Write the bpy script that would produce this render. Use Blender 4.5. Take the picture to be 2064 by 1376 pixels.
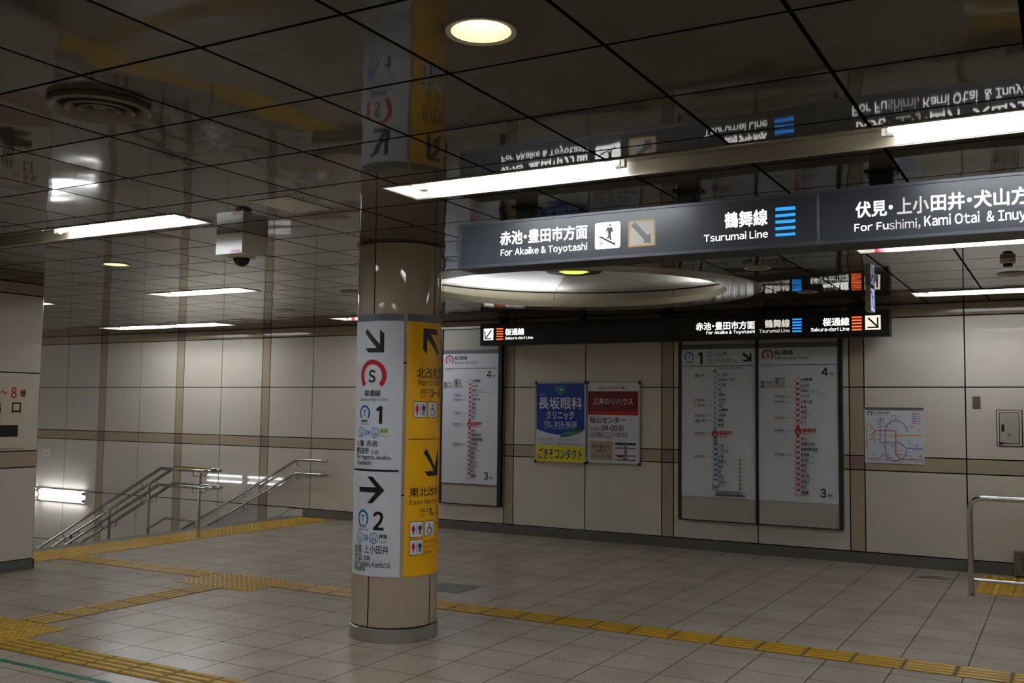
import bpy, bmesh, math, random
from mathutils import Vector, Matrix, Quaternion
random.seed(7)
SC = bpy.context.scene
COL = SC.collection
PI = math.pi
for o in list(bpy.data.objects): bpy.data.objects.remove(o)

# ------------------------------------------------------------------ camera, world, exposure
H_EYE = 1.57
F_PX, YAW, PITCH, ROLL = 1996.1, -0.51192674, 0.0679154, -0.0121295
cam = bpy.data.cameras.new('camera'); cam.sensor_width = 36.0; cam.sensor_fit = 'HORIZONTAL'
cam.lens = F_PX / 2064 * 36.0; cam.clip_start = 0.05; cam.clip_end = 100
cam_o = bpy.data.objects.new('camera', cam); COL.objects.link(cam_o)
_fw = Vector((math.sin(YAW)*math.cos(PITCH), math.cos(YAW)*math.cos(PITCH), math.sin(PITCH)))
_rt = Vector((math.cos(YAW), -math.sin(YAW), 0)); _dn = _fw.cross(_rt)
_c, _s = math.cos(ROLL), math.sin(ROLL)
_r2 = _c*_rt + _s*_dn; _d2 = -_s*_rt + _c*_dn
M = Matrix((( _r2.x, -_d2.x, -_fw.x, 0), (_r2.y, -_d2.y, -_fw.y, 0), (_r2.z, -_d2.z, -_fw.z, H_EYE), (0,0,0,1)))
cam_o.matrix_world = M
SC.camera = cam_o
W = bpy.data.worlds.new('world'); SC.world = W; W.use_nodes = True
W.node_tree.nodes['Background'].inputs[0].default_value = (0.9, 0.92, 1, 1)
W.node_tree.nodes['Background'].inputs[1].default_value = 0.0
vs = SC.view_settings
SC.display_settings.display_device = 'sRGB'
vs.view_transform = 'Standard'; vs.look = 'None'; vs.gamma = 1.0; vs.use_curve_mapping = False
vs.exposure = 0.52
TUBE = 22.0          # radiance of a fluorescent tube
ZC = 2.711           # ceiling height
YW = 10.99           # face of the far wall

# ------------------------------------------------------------------ materials
def s2l(c): return tuple(((x/255)/12.92 if x/255 <= .04045 else ((x/255+.055)/1.055)**2.4) for x in c)
MATS = {}
def mat(name, rgb, rough=.5, metal=0.0, var=.05, vscale=6.0, emit=0.0, bump=0.0, bscale=40.0, spec=.5, ergb=None):
    if name in MATS: return MATS[name]
    m = bpy.data.materials.new(name); m.use_nodes = True; MATS[name] = m
    nt = m.node_tree; b = nt.nodes['Principled BSDF']
    c = s2l(rgb)
    tc = nt.nodes.new('ShaderNodeTexCoord')
    nz = nt.nodes.new('ShaderNodeTexNoise'); nz.inputs['Scale'].default_value = vscale; nz.inputs['Detail'].default_value = 4
    nt.links.new(tc.outputs['Object'], nz.inputs['Vector'])
    mx = nt.nodes.new('ShaderNodeMix'); mx.data_type = 'RGBA'
    mx.inputs[6].default_value = (*[x*(1-var) for x in c], 1); mx.inputs[7].default_value = (*[min(1, x*(1+var)) for x in c], 1)
    nt.links.new(nz.outputs['Fac'], mx.inputs[0]); nt.links.new(mx.outputs[2], b.inputs['Base Color'])
    b.inputs['Roughness'].default_value = rough; b.inputs['Metallic'].default_value = metal
    b.inputs['Specular IOR Level'].default_value = spec
    if emit:
        b.inputs['Emission Color'].default_value = (*s2l(ergb or rgb), 1); b.inputs['Emission Strength'].default_value = emit
    if bump:
        n2 = nt.nodes.new('ShaderNodeTexNoise'); n2.inputs['Scale'].default_value = bscale
        nt.links.new(tc.outputs['Object'], n2.inputs['Vector'])
        bp = nt.nodes.new('ShaderNodeBump'); bp.inputs['Strength'].default_value = bump; bp.inputs['Distance'].default_value = .002
        nt.links.new(n2.outputs['Fac'], bp.inputs['Height']); nt.links.new(bp.outputs['Normal'], b.inputs['Normal'])
    return m

def math_node(nt, op, a, b=None, c=None):
    n = nt.nodes.new('ShaderNodeMath'); n.operation = op
    for i, v in enumerate((a, b, c)):
        if v is None: continue
        if isinstance(v, (int, float)): n.inputs[i].default_value = v
        else: nt.links.new(v, n.inputs[i])
    return n.outputs[0]

def grid_material(name, rgb, joint, x0, px, y0, py, width, rough, tilt, warp, speck, tone, spec=.5):
    """square panels with dark joints, a slightly different tilt and tone per panel"""
    m = bpy.data.materials.new(name); m.use_nodes = True; nt = m.node_tree; b = nt.nodes['Principled BSDF']
    tc = nt.nodes.new('ShaderNodeTexCoord'); sp = nt.nodes.new('ShaderNodeSeparateXYZ'); nt.links.new(tc.outputs['Object'], sp.inputs[0])
    u = math_node(nt, 'DIVIDE', math_node(nt, 'SUBTRACT', sp.outputs[0], x0), px)
    v = math_node(nt, 'DIVIDE', math_node(nt, 'SUBTRACT', sp.outputs[1], y0), py)
    fu = math_node(nt, 'FRACT', u); fv = math_node(nt, 'FRACT', v)
    du = math_node(nt, 'MULTIPLY', math_node(nt, 'MINIMUM', fu, math_node(nt, 'SUBTRACT', 1.0, fu)), px)
    dv = math_node(nt, 'MULTIPLY', math_node(nt, 'MINIMUM', fv, math_node(nt, 'SUBTRACT', 1.0, fv)), py)
    j = math_node(nt, 'LESS_THAN', math_node(nt, 'MINIMUM', du, dv), width)
    cell = nt.nodes.new('ShaderNodeCombineXYZ'); nt.links.new(math_node(nt, 'FLOOR', u), cell.inputs[0]); nt.links.new(math_node(nt, 'FLOOR', v), cell.inputs[1])
    wn = nt.nodes.new('ShaderNodeTexWhiteNoise'); wn.noise_dimensions = '3D'; nt.links.new(cell.outputs[0], wn.inputs['Vector'])
    c = s2l(rgb)
    mx = nt.nodes.new('ShaderNodeMix'); mx.data_type = 'RGBA'
    mx.inputs[6].default_value = (*[x*(1-tone) for x in c], 1); mx.inputs[7].default_value = (*[x*(1+tone) for x in c], 1)
    nt.links.new(wn.outputs['Value'], mx.inputs[0]); col = mx.outputs[2]
    if speck:
        nz = nt.nodes.new('ShaderNodeTexNoise'); nz.inputs['Scale'].default_value = 95; nz.inputs['Detail'].default_value = 3
        nt.links.new(tc.outputs['Object'], nz.inputs['Vector'])
        rp = nt.nodes.new('ShaderNodeValToRGB'); rp.color_ramp.elements[0].position = .36; rp.color_ramp.elements[1].position = .58
        rp.color_ramp.elements[0].color = (1-speck, 1-speck, 1-speck, 1); rp.color_ramp.elements[1].color = (1, 1, 1, 1)
        nt.links.new(nz.outputs['Fac'], rp.inputs[0])
        n3 = nt.nodes.new('ShaderNodeTexNoise'); n3.inputs['Scale'].default_value = 2.2; n3.inputs['Detail'].default_value = 5
        nt.links.new(tc.outputs['Object'], n3.inputs['Vector'])
        r3 = nt.nodes.new('ShaderNodeValToRGB'); r3.color_ramp.elements[0].color = (.86, .84, .82, 1); r3.color_ramp.elements[1].color = (1, 1, 1, 1)
        r3.color_ramp.elements[0].position = .35; r3.color_ramp.elements[1].position = .6
        nt.links.new(n3.outputs['Fac'], r3.inputs[0])
        for r_ in (rp, r3):
            mm = nt.nodes.new('ShaderNodeMix'); mm.data_type = 'RGBA'; mm.blend_type = 'MULTIPLY'; mm.inputs[0].default_value = 1
            nt.links.new(col, mm.inputs[6]); nt.links.new(r_.outputs[0], mm.inputs[7]); col = mm.outputs[2]
    mj = nt.nodes.new('ShaderNodeMix'); mj.data_type = 'RGBA'; nt.links.new(j, mj.inputs[0]); nt.links.new(col, mj.inputs[6])
    mj.inputs[7].default_value = (*s2l(joint), 1); nt.links.new(mj.outputs[2], b.inputs['Base Color'])
    rr = math_node(nt, 'ADD', math_node(nt, 'MULTIPLY', j, .5), rough); nt.links.new(rr, b.inputs['Roughness'])
    b.inputs['Specular IOR Level'].default_value = spec
    nt.links.new(math_node(nt, 'MULTIPLY', math_node(nt, 'SUBTRACT', 1.0, j), spec), b.inputs['Specular IOR Level'])
    # tilt per panel + slow waviness
    geo = nt.nodes.new('ShaderNodeNewGeometry')
    s1 = nt.nodes.new('ShaderNodeVectorMath'); s1.operation = 'SUBTRACT'; nt.links.new(wn.outputs['Color'], s1.inputs[0]); s1.inputs[1].default_value = (.5, .5, .5)
    s2 = nt.nodes.new('ShaderNodeVectorMath'); s2.operation = 'SCALE'; nt.links.new(s1.outputs[0], s2.inputs[0]); s2.inputs['Scale'].default_value = tilt
    a1 = nt.nodes.new('ShaderNodeVectorMath'); a1.operation = 'ADD'; nt.links.new(geo.outputs['Normal'], a1.inputs[0]); nt.links.new(s2.outputs[0], a1.inputs[1])
    nrm = nt.nodes.new('ShaderNodeVectorMath'); nrm.operation = 'NORMALIZE'; nt.links.new(a1.outputs[0], nrm.inputs[0])
    nw = nt.nodes.new('ShaderNodeTexNoise'); nw.inputs['Scale'].default_value = 2.6; nw.inputs['Detail'].default_value = 1; nt.links.new(tc.outputs['Object'], nw.inputs['Vector'])
    bp = nt.nodes.new('ShaderNodeBump'); bp.inputs['Strength'].default_value = 1; bp.inputs['Distance'].default_value = warp
    nt.links.new(nw.outputs['Fac'], bp.inputs['Height']); nt.links.new(nrm.outputs[0], bp.inputs['Normal']); nt.links.new(bp.outputs['Normal'], b.inputs['Normal'])
    return m

M_CEIL = grid_material('ceiling_panels', (76, 70, 60), (12, 11, 9), -.667, .577, 2.783, .5755, .0075, .04, .010, .0028, 0, .05, .27)
M_FLOOR = grid_material('floor_tiles', (182, 169, 151), (62, 54, 46), -.585, .3977, 4.54, .385, .0033, .24, .006, .001, .26, .035, .5)
M_PANEL = mat('wall_panel', (205, 196, 182), .022, 0, .03, 1.5, spec=.32)
M_BAND = mat('wall_band', (172, 155, 131), .03, 0, .05, 3, spec=.32)
M_CROSS = mat('wall_band_crossing', (146, 119, 114), .03, 0, .05, 8)
M_GAP = mat('dark_joint', (14, 12, 10), .8)
M_BASE = mat('baseboard_steel', (100, 98, 93), .32, .25, .10, 3)
M_COLUMN = mat('column_panel', (172, 154, 134), .045, 0, .04, 3)
M_STEEL = mat('polished_steel', (200, 198, 193), .14, 1, .05, 10)
M_BRUSH = mat('brushed_steel', (172, 169, 164), .30, .85, .12, 14)
M_YELLOW = mat('tactile_yellow', (194, 148, 14), .40, 0, .10, 9)
M_YBASE = mat('tactile_yellow_brown', (122, 90, 18), .55, 0, .18, 12)  # base plate, browner and darker than the bars raised on it
M_DOT = mat('tactile_dot_worn', (168, 124, 30), .45, 0, .2, 30)
M_WHITE = mat('white_enamel', (232, 230, 222), .35, 0, .02)
M_CREAM = mat('cream_metal', (190, 178, 152), .25, 0, .04)
M_TUBE = mat('fluorescent_tube', (255, 255, 255), .3, 0, 0, emit=TUBE, ergb=(240, 246, 255))
M_SOCK = mat('lamp_socket', (170, 165, 150), .5, 0, .05)
M_DARK = mat('dark_metal', (20, 20, 21), .45, .2, .1)
M_SIGN = mat('sign_slate', (58, 61, 67), .30, 0, .04, 2)
M_SIGNF = mat('sign_frame', (84, 87, 93), .35, .4, .05)
M_BLACK = mat('sign_black', (29, 29, 30), .30, 0, .05)
M_FRAME = mat('board_frame', (44, 46, 44), .4, .3, .08)
M_SHEET = mat('poster_sheet', (208, 210, 218), .38, 0, .015, 3)
M_SHEETY = mat('poster_yellow', (236, 172, 0), .38, 0, .02, 3)
M_GREYHEAD = mat('poster_header', (98, 98, 104), .4, 0, .03)
M_BOARD = mat('board_blank', (178, 172, 160), .3, 0, .03)
M_STONE = mat('grey_stone_edge', (112, 110, 106), .55, 0, .10, 30)

PC = {'k': (18, 17, 18), 'w': (222, 222, 224), 'red': (196, 18, 34), 'blue': (16, 108, 182), 'green': (110, 160, 28), 'green2': (14, 110, 52), 'grey': (92, 92, 94), 'tape': (176, 140, 74), 'paper': (170, 164, 152),
      'bluead': (8, 52, 148), 'yellow': (226, 206, 0), 'teal': (26, 132, 150), 'greenl': (60, 165, 84), 'greya': (150, 168, 200), 'greyd': (112, 110, 110), 'maroon': (112, 12, 18), 'redd': (176, 18, 12), 'beige': (176, 156, 140),
      'orange': (236, 152, 36), 'purple': (124, 70, 150), 'purplel': (158, 120, 176), 'pink': (214, 112, 132), 'navy': (28, 52, 120)}
def pmat(k):
    if k == 'lw': return mat('backlit_white', (240, 240, 238), .4, 0, 0, emit=1.0, ergb=(255, 253, 248))
    if k == 'ld': return mat('backlit_white_dim', (200, 198, 192), .4, 0, 0, emit=.24, ergb=(235, 225, 210))
    if k == 'lm': return mat('backlit_white_soft', (220, 218, 212), .4, 0, 0, emit=.5, ergb=(245, 240, 228))
    if k == 'lp': return mat('backlit_cream', (238, 232, 214), .4, 0, 0, emit=.65, ergb=(245, 238, 216))
    if k == 'lb': return mat('backlit_blue', (40, 150, 240), .4, 0, 0, emit=.78, ergb=(38, 150, 250))
    if k == 'lo': return mat('backlit_orange', (240, 100, 50), .4, 0, 0, emit=.78, ergb=(255, 112, 60))
    return mat('print_' + {'k': 'black', 'w': 'white'}.get(k, k), PC[k], .4, 0, .02)

# ------------------------------------------------------------------ mesh helpers
class MB:
    def __init__(s): s.bm = bmesh.new(); s.mats = []
    def mi(s, m):
        if m not in s.mats: s.mats.append(m)
        return s.mats.index(m)
    def face(s, pts, m, smooth=False):
        try: f = s.bm.faces.new([s.bm.verts.new(p) for p in pts])
        except ValueError: return None
        f.material_index = s.mi(m); f.smooth = smooth; return f
    def box(s, x0, x1, y0, y1, z0, z1, m, bevel=0.0):
        i = s.mi(m)
        r = bmesh.ops.create_cube(s.bm, size=1)
        for v in r['verts']: v.co = Vector(((x0+x1)/2+v.co.x*(x1-x0), (y0+y1)/2+v.co.y*(y1-y0), (z0+z1)/2+v.co.z*(z1-z0)))
        fs = {f for v in r['verts'] for f in v.link_faces}
        for f in fs: f.material_index = i
        if bevel:
            es = list({e for v in r['verts'] for e in v.link_edges})
            q = bmesh.ops.bevel(s.bm, geom=es, offset=bevel, segments=2, affect='EDGES', profile=.5)
            for f in q['faces']: f.material_index = i
        return s
    def tube(s, pts, r, m, n=12, fillet=0.0, caps=True, closed=False):
        pts = [Vector(p) for p in pts]
        if fillet:
            q = [pts[0]]
            for k in range(1, len(pts)-1):
                a, b, c = pts[k-1], pts[k], pts[k+1]
                d1 = (a-b); d2 = (c-b); f = min(fillet, d1.length*.49, d2.length*.49)
                p1 = b+d1.normalized()*f; p2 = b+d2.normalized()*f
                for t in range(7):
                    t /= 6; q.append((1-t)**2*p1 + 2*t*(1-t)*b + t*t*p2)
            q.append(pts[-1]); pts = q
        i = s.mi(m); rings = []; up = None
        for k, p in enumerate(pts):
            if k == 0: d = pts[1]-p
            elif k == len(pts)-1: d = p-pts[k-1]
            else: d = (pts[k+1]-p).normalized() + (p-pts[k-1]).normalized()
            d.normalize()
            if up is None:
                up = Vector((0, 0, 1)) if abs(d.z) < .9 else Vector((1, 0, 0))
            sx = d.cross(up).normalized(); up2 = sx.cross(d).normalized(); up = up2
            rad = r[k] if isinstance(r, (list, tuple)) else r
            rings.append([s.bm.verts.new(p + rad*(math.cos(2*PI*j/n)*sx + math.sin(2*PI*j/n)*up2)) for j in range(n)])
        for a, b in zip(rings[:-1], rings[1:]):
            for j in range(n):
                f = s.bm.faces.new((a[j], a[(j+1) % n], b[(j+1) % n], b[j])); f.material_index = i; f.smooth = True
        if caps:
            for rg, rev in ((rings[0], True), (rings[-1], False)):
                f = s.bm.faces.new(rg[::-1] if rev else rg); f.material_index = i
        return s
    def lathe(s, prof, c, m, n=32, smooth=True, a0=0, a1=2*PI):
        """prof: list of (r, z) or (r, z, material)"""
        full = abs(a1-a0-2*PI) < 1e-6; cnt = n if full else n+1; rings = []
        for p in prof:
            r, z = p[0], p[1]
            rings.append([s.bm.verts.new((c[0]+r*math.cos(a0+(a1-a0)*j/n), c[1]+r*math.sin(a0+(a1-a0)*j/n), z)) for j in range(cnt)])
        for k, (a, b) in enumerate(zip(rings[:-1], rings[1:])):
            i = s.mi(prof[k+1][2] if len(prof[k+1]) > 2 else m)
            for j in range(n):
                q = (a[j], a[(j+1) % cnt], b[(j+1) % cnt], b[j])
                try: f = s.bm.faces.new(q)
                except ValueError: continue
                f.material_index = i; f.smooth = smooth
        return s
    def disc(s, c, r, z, m, n=32, up=True):
        return s.face([(c[0]+r*math.cos(2*PI*j/n), c[1]+r*math.sin(2*PI*j/n), z) for j in (range(n) if up else range(n-1, -1, -1))], m)

def tag(o, label=None, cat=None, group=None, kind=None):
    if label: o['label'] = label
    if cat: o['category'] = cat
    if group: o['group'] = group
    if kind: o['kind'] = kind
    return o
def obj(name, mb, parent=None, origin=None, recalc=True):
    bmesh.ops.remove_doubles(mb.bm, verts=mb.bm.verts, dist=1e-6)
    if recalc: bmesh.ops.recalc_face_normals(mb.bm, faces=mb.bm.faces)
    for e in mb.bm.edges:
        if len(e.link_faces) == 2 and e.calc_face_angle(0) > .7: e.smooth = False
    me = bpy.data.meshes.new(name)
    if parent is not None and origin is None: off = parent.matrix_world.translation.copy() if not parent.get('_o') else Vector(parent['_o'])
    elif origin is not None: off = Vector(origin)
    else: off = Vector((0, 0, 0))
    mb.bm.to_mesh(me); mb.bm.free()
    for m in mb.mats: me.materials.append(m)
    o = bpy.data.objects.new(name, me); COL.objects.link(o)
    if parent is not None: o.parent = parent; me.transform(Matrix.Translation(-Vector(WORLD[parent.name])))
    elif origin is not None: me.transform(Matrix.Translation(-off)); o.location = off
    WORLD[o.name] = tuple(WORLD[parent.name]) if parent is not None else tuple(off)
    return o
WORLD = {}
def thing(name, loc, label, cat, group=None):
    o = bpy.data.objects.new(name, None); COL.objects.link(o); o.location = loc; o.empty_display_size = .1
    WORLD[o.name] = tuple(loc)
    return tag(o, label, cat, group)
def struct(name, mb, recalc=True):
    return tag(obj(name, mb, recalc=recalc), kind='structure')
def dup(root, delta, label=None, group=None):
    """a copy of a thing with copies of its parts and sub-parts"""
    r = root.copy(); COL.objects.link(r); r.location = Vector(root.location)+Vector(delta)
    if label: r['label'] = label
    if group: r['group'] = group
    for ch in list(root.children):
        c = ch.copy(); COL.objects.link(c); c.parent = r
        for g in list(ch.children):
            d = g.copy(); COL.objects.link(d); d.parent = c
    return r

# ------------------------------------------------------------------ lettering and flat graphics
GLY = {chr(0xFF11): ([(.355, 0), (.45, 0), (.45, .735), (.37, .735), (.355, .625), (.24, .545), (.215, .62)], [(0, 1, 2, 3, 4), (4, 3, 6, 5)]),
       chr(0xFF0D): ([(.2, .25), (.44, .25), (.44, .325), (.2, .325)], [(0, 1, 2, 3)])}
TXT = {}
def glyph(ch):
    if ch in GLY: return GLY[ch]
    c = bpy.data.curves.new('lettering_curve', 'FONT'); c.body = ch; c.resolution_u = 3
    o = bpy.data.objects.new('lettering_curve', c); COL.objects.link(o)
    bpy.context.view_layer.update(); dg = bpy.context.evaluated_depsgraph_get()
    ev = o.evaluated_get(dg); me = ev.to_mesh()
    v = [(q.co.x, q.co.y) for q in me.vertices]; f = [tuple(p.vertices) for p in me.polygons]
    ev.to_mesh_clear(); bpy.data.objects.remove(o); bpy.data.curves.remove(c)
    GLY[ch] = (v, f); return GLY[ch]
def text_mesh(s, bold, copies):
    """proportionally spaced sans lettering; heavier strokes by overlaying shifted copies"""
    k = (s, bold, copies)
    if k in TXT: return TXT[k]
    V, F = [], []; x = 0.0
    sh = [(0, 0)] if not bold else ([(-bold, 0), (bold, 0)] if copies == 2 else [(-bold, -bold), (bold, -bold), (bold, bold), (-bold, bold), (0, 0)])
    for ch in s:
        if ch == ' ': x += .27; continue
        latin = 0x21 <= ord(ch) <= 0x7e
        v, f = glyph(chr(ord(ch)+0xFEE0) if latin else ch)
        if not v: x += .5; continue
        if latin or ch == '\u30fb':
            lo, hi = min(p[0] for p in v), max(p[0] for p in v); sb = .055 if latin else .12; dx = x+sb-lo; adv = hi-lo+2*sb
        else: dx = x; adv = 1.0
        for q_, (ox, oz) in enumerate(sh):
            n = len(V); V += [(p[0]+dx+ox, p[1]+oz, q_*4e-5) for p in v]; F += [tuple(q+n for q in p) for p in f]
        x += adv
    if not V: V = [(0, 0, 0), (1, 0, 0), (1, 1, 0)]
    bb = (min(p[0] for p in V), min(p[1] for p in V), max(p[0] for p in V), max(p[1] for p in V))
    TXT[k] = (V, F, bb); return TXT[k]
def ell(cx, cz, rx, rz, n=28, a0=0.0, a1=2*PI): return [(cx+rx*math.cos(a0+(a1-a0)*i/n), cz+rz*math.sin(a0+(a1-a0)*i/n)) for i in range(n)]
def rrect(x0, z0, x1, z1, f=.09):
    r = f*min(abs(x1-x0), abs(z1-z0)); o = []
    for cx, cz, a in ((x1-r, z1-r, 0), (x0+r, z1-r, PI/2), (x0+r, z0+r, PI), (x1-r, z0+r, 1.5*PI)):
        o += [(cx+r*math.cos(a+PI/2*i/5), cz+r*math.sin(a+PI/2*i/5)) for i in range(6)]
    return o
def ribbon(pts, w):
    pts = [Vector(p) for p in pts]; L, R = [], []; closed = (pts[0]-pts[-1]).length < 1e-6
    for i, p in enumerate(pts):
        a = pts[i-1] if i else (pts[-2] if closed else None); b = pts[i+1] if i < len(pts)-1 else (pts[1] if closed else None)
        d1 = (p-a).normalized() if a is not None else None; d2 = (b-p).normalized() if b is not None else None
        if d1 is None: n = Vector((-d2.y, d2.x)); k = 1
        elif d2 is None: n = Vector((-d1.y, d1.x)); k = 1
        else:
            t = (d1+d2); t = t.normalized() if t.length > 1e-6 else d1; n = Vector((-t.y, t.x)); k = 1/max(.5, n.dot(Vector((-d1.y, d1.x))))
        L.append(p+n*w/2*k); R.append(p-n*w/2*k)
    return [[tuple(L[i]), tuple(R[i]), tuple(R[i+1]), tuple(L[i+1])] for i in range(len(pts)-1)]
def flat_print(items, fmap, mb=None, thick=.006, ustep=0.0, base=.0006, heavy=False):
    """items in (u, z) metres on a surface; fmap(u, z, d) gives the 3-D point d in front of it"""
    mb = mb or MB(); n = max(1, len(items)); step = min(.00012, thick/n)
    for idx, it in enumerate(items):
        k = it[0]; polys = []; tm = None
        if k in 'T' or k == 'TP':
            s, x0, z0, x1, z1, ck = it[1:7]; bold = min(it[7], .022) if len(it) > 7 else 0.0; cp = 5 if z1-z0 > .03 else 2; bold = max(bold, .009) if heavy else (bold if z1-z0 > .016 else 0.0)
            if k == 'TP':
                pre = s.split('|')[0]; s = s.replace('|', ''); bb = text_mesh(pre, bold, cp)[2]
            vsx, fsx, b2 = text_mesh(s, bold, cp)
            if k == 'T': bb = b2
            sx = (x1-x0)/max(1e-6, bb[2]-bb[0]); sz = (z1-z0)/max(1e-6, bb[3]-bb[1])
            tm = ([(x0+(v[0]-bb[0])*sx, z0+(v[1]-bb[1])*sz, v[2]) for v in vsx], fsx)
        elif k == 'P': polys = [it[1]]; ck = it[2]
        elif k == 'L': polys = ribbon(it[1], it[3]); ck = it[2]
        else:
            x0, z0, x1, z1 = it[1:5]; ck = it[5]; cx, cz = (x0+x1)/2, (z0+z1)/2; rx, rz = (x1-x0)/2, (z1-z0)/2
            if k == 'R': polys = [[(x0, z0), (x1, z0), (x1, z1), (x0, z1)]]
            elif k == 'RR': polys = [rrect(x0, z0, x1, z1)]
            elif k == 'C': polys = [ell(cx, cz, rx, rz)]
            elif k in ('RO', 'H'):
                if k == 'H':
                    f = it[6]; RZ = (z1-z0)/1.72; cz = z1-RZ; a0, a1 = -PI/2+.78, 1.5*PI-.78; o = (rx, RZ); inn = (rx*f, RZ*f); N = 30
                else:
                    f = it[6]; a0, a1 = 0, 2*PI; o = (rx, rz); st = f*min(rx, rz); inn = (rx-st, rz-st); N = 32
                for i in range(N):
                    p, q = a0+(a1-a0)*i/N, a0+(a1-a0)*(i+1)/N
                    polys.append([(cx+inn[0]*math.cos(p), cz+inn[1]*math.sin(p)), (cx+o[0]*math.cos(p), cz+o[1]*math.sin(p)), (cx+o[0]*math.cos(q), cz+o[1]*math.sin(q)), (cx+inn[0]*math.cos(q), cz+inn[1]*math.sin(q))])
            elif k == 'G':
                w = rx*.42
                for ox in (x0, cx): polys += ribbon([(ox+w*.5, z0), (ox+rx*.85, cz), (ox+w*.5, z1)], w)
            elif k == 'A':
                lw = rx*.2; wx = cx-rx*.12; R_ = rx*.72; wz = z0+R_
                polys += ribbon(ell(wx, wz, R_, R_*1.05, 22, .62*PI, 2.02*PI), lw)
                polys.append(ell(cx-rx*.2, z1-rx*.2, rx*.2, rx*.2, 14))
                polys += ribbon([(cx-rx*.2, z1-rx*.35), (cx-rx*.16, wz+R_*.55), (cx+rx*.42, wz+R_*.5), (cx+rx*.62, wz-R_*.55), (cx+rx*.9, wz-R_*.4)], lw*1.1)
                polys += ribbon([(cx-rx*.18, z0+2*rz*.62), (cx+rx*.35, z0+2*rz*.62)], lw)
        def put(pl, ck_):
            d = base+step*idx
            f = mb.face([(p[0], p[1], d) for p in pl], pmat(ck_))
        if k == 'D':
            c1, c2, c3 = it[5:8]; h = z1-z0; w = x1-x0
            for fx, cc, girl in ((.2, c1, True), (.8, c2, False)):
                x = x0+w*fx; hr = h*.075
                put(ell(x, z1-hr, hr*.9, hr, 14), cc)
                if girl:
                    put([(x-w*.1, z0+h*.83), (x+w*.1, z0+h*.83), (x+w*.19, z0+h*.5), (x+w*.14, z0+h*.48), (x+w*.07, z0+h*.66), (x+w*.16, z0+h*.34), (x-w*.16, z0+h*.34), (x-w*.07, z0+h*.66), (x-w*.14, z0+h*.48), (x-w*.19, z0+h*.5)], cc)
                    put([(x-w*.07, z0+h*.36), (x+w*.07, z0+h*.36), (x+w*.05, z0), (x-w*.05, z0)], cc)
                else:
                    put([(x-w*.17, z0+h*.83), (x+w*.17, z0+h*.83), (x+w*.17, z0+h*.45), (x+w*.10, z0+h*.45), (x+w*.10, z0+h*.72), (x-w*.10, z0+h*.72), (x-w*.10, z0+h*.45), (x-w*.17, z0+h*.45)], cc)
                    put([(x-w*.105, z0+h*.74), (x+w*.105, z0+h*.74), (x+w*.10, z0), (x+w*.015, z0), (x+w*.012, z0+h*.42), (x-w*.012, z0+h*.42), (x-w*.015, z0), (x-w*.10, z0)], cc)
            put([(x0+w*.475, z0), (x0+w*.525, z0), (x0+w*.525, z1), (x0+w*.475, z1)], c3)
            continue
        if tm:
            d = base+step*idx; i = mb.mi(pmat(ck)); V = [mb.bm.verts.new((p[0], p[1], d+p[2])) for p in tm[0]]
            for f in tm[1]:
                try: F = mb.bm.faces.new([V[q] for q in f]); F.material_index = i
                except ValueError: pass
        for pl in polys: put(pl, ck)
    bm = mb.bm
    if ustep:
        bmesh.ops.triangulate(bm, faces=bm.faces[:], ngon_method='EAR_CLIP')
        us = [v.co.x for v in bm.verts]; u = math.floor(min(us)/ustep)*ustep
        while u < max(us):
            bmesh.ops.bisect_plane(bm, geom=bm.verts[:]+bm.edges[:]+bm.faces[:], dist=1e-7, plane_co=(u, 0, 0), plane_no=(1, 0, 0)); u += ustep
    for v in bm.verts: v.co = Vector(fmap(v.co.x, v.co.y, v.co.z))
    return mb
def on_wall(Y): return lambda u, z, d: (u, Y-d, z)
def obj_print(name, mb, parent): return obj(name, mb, parent, recalc=False)

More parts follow.
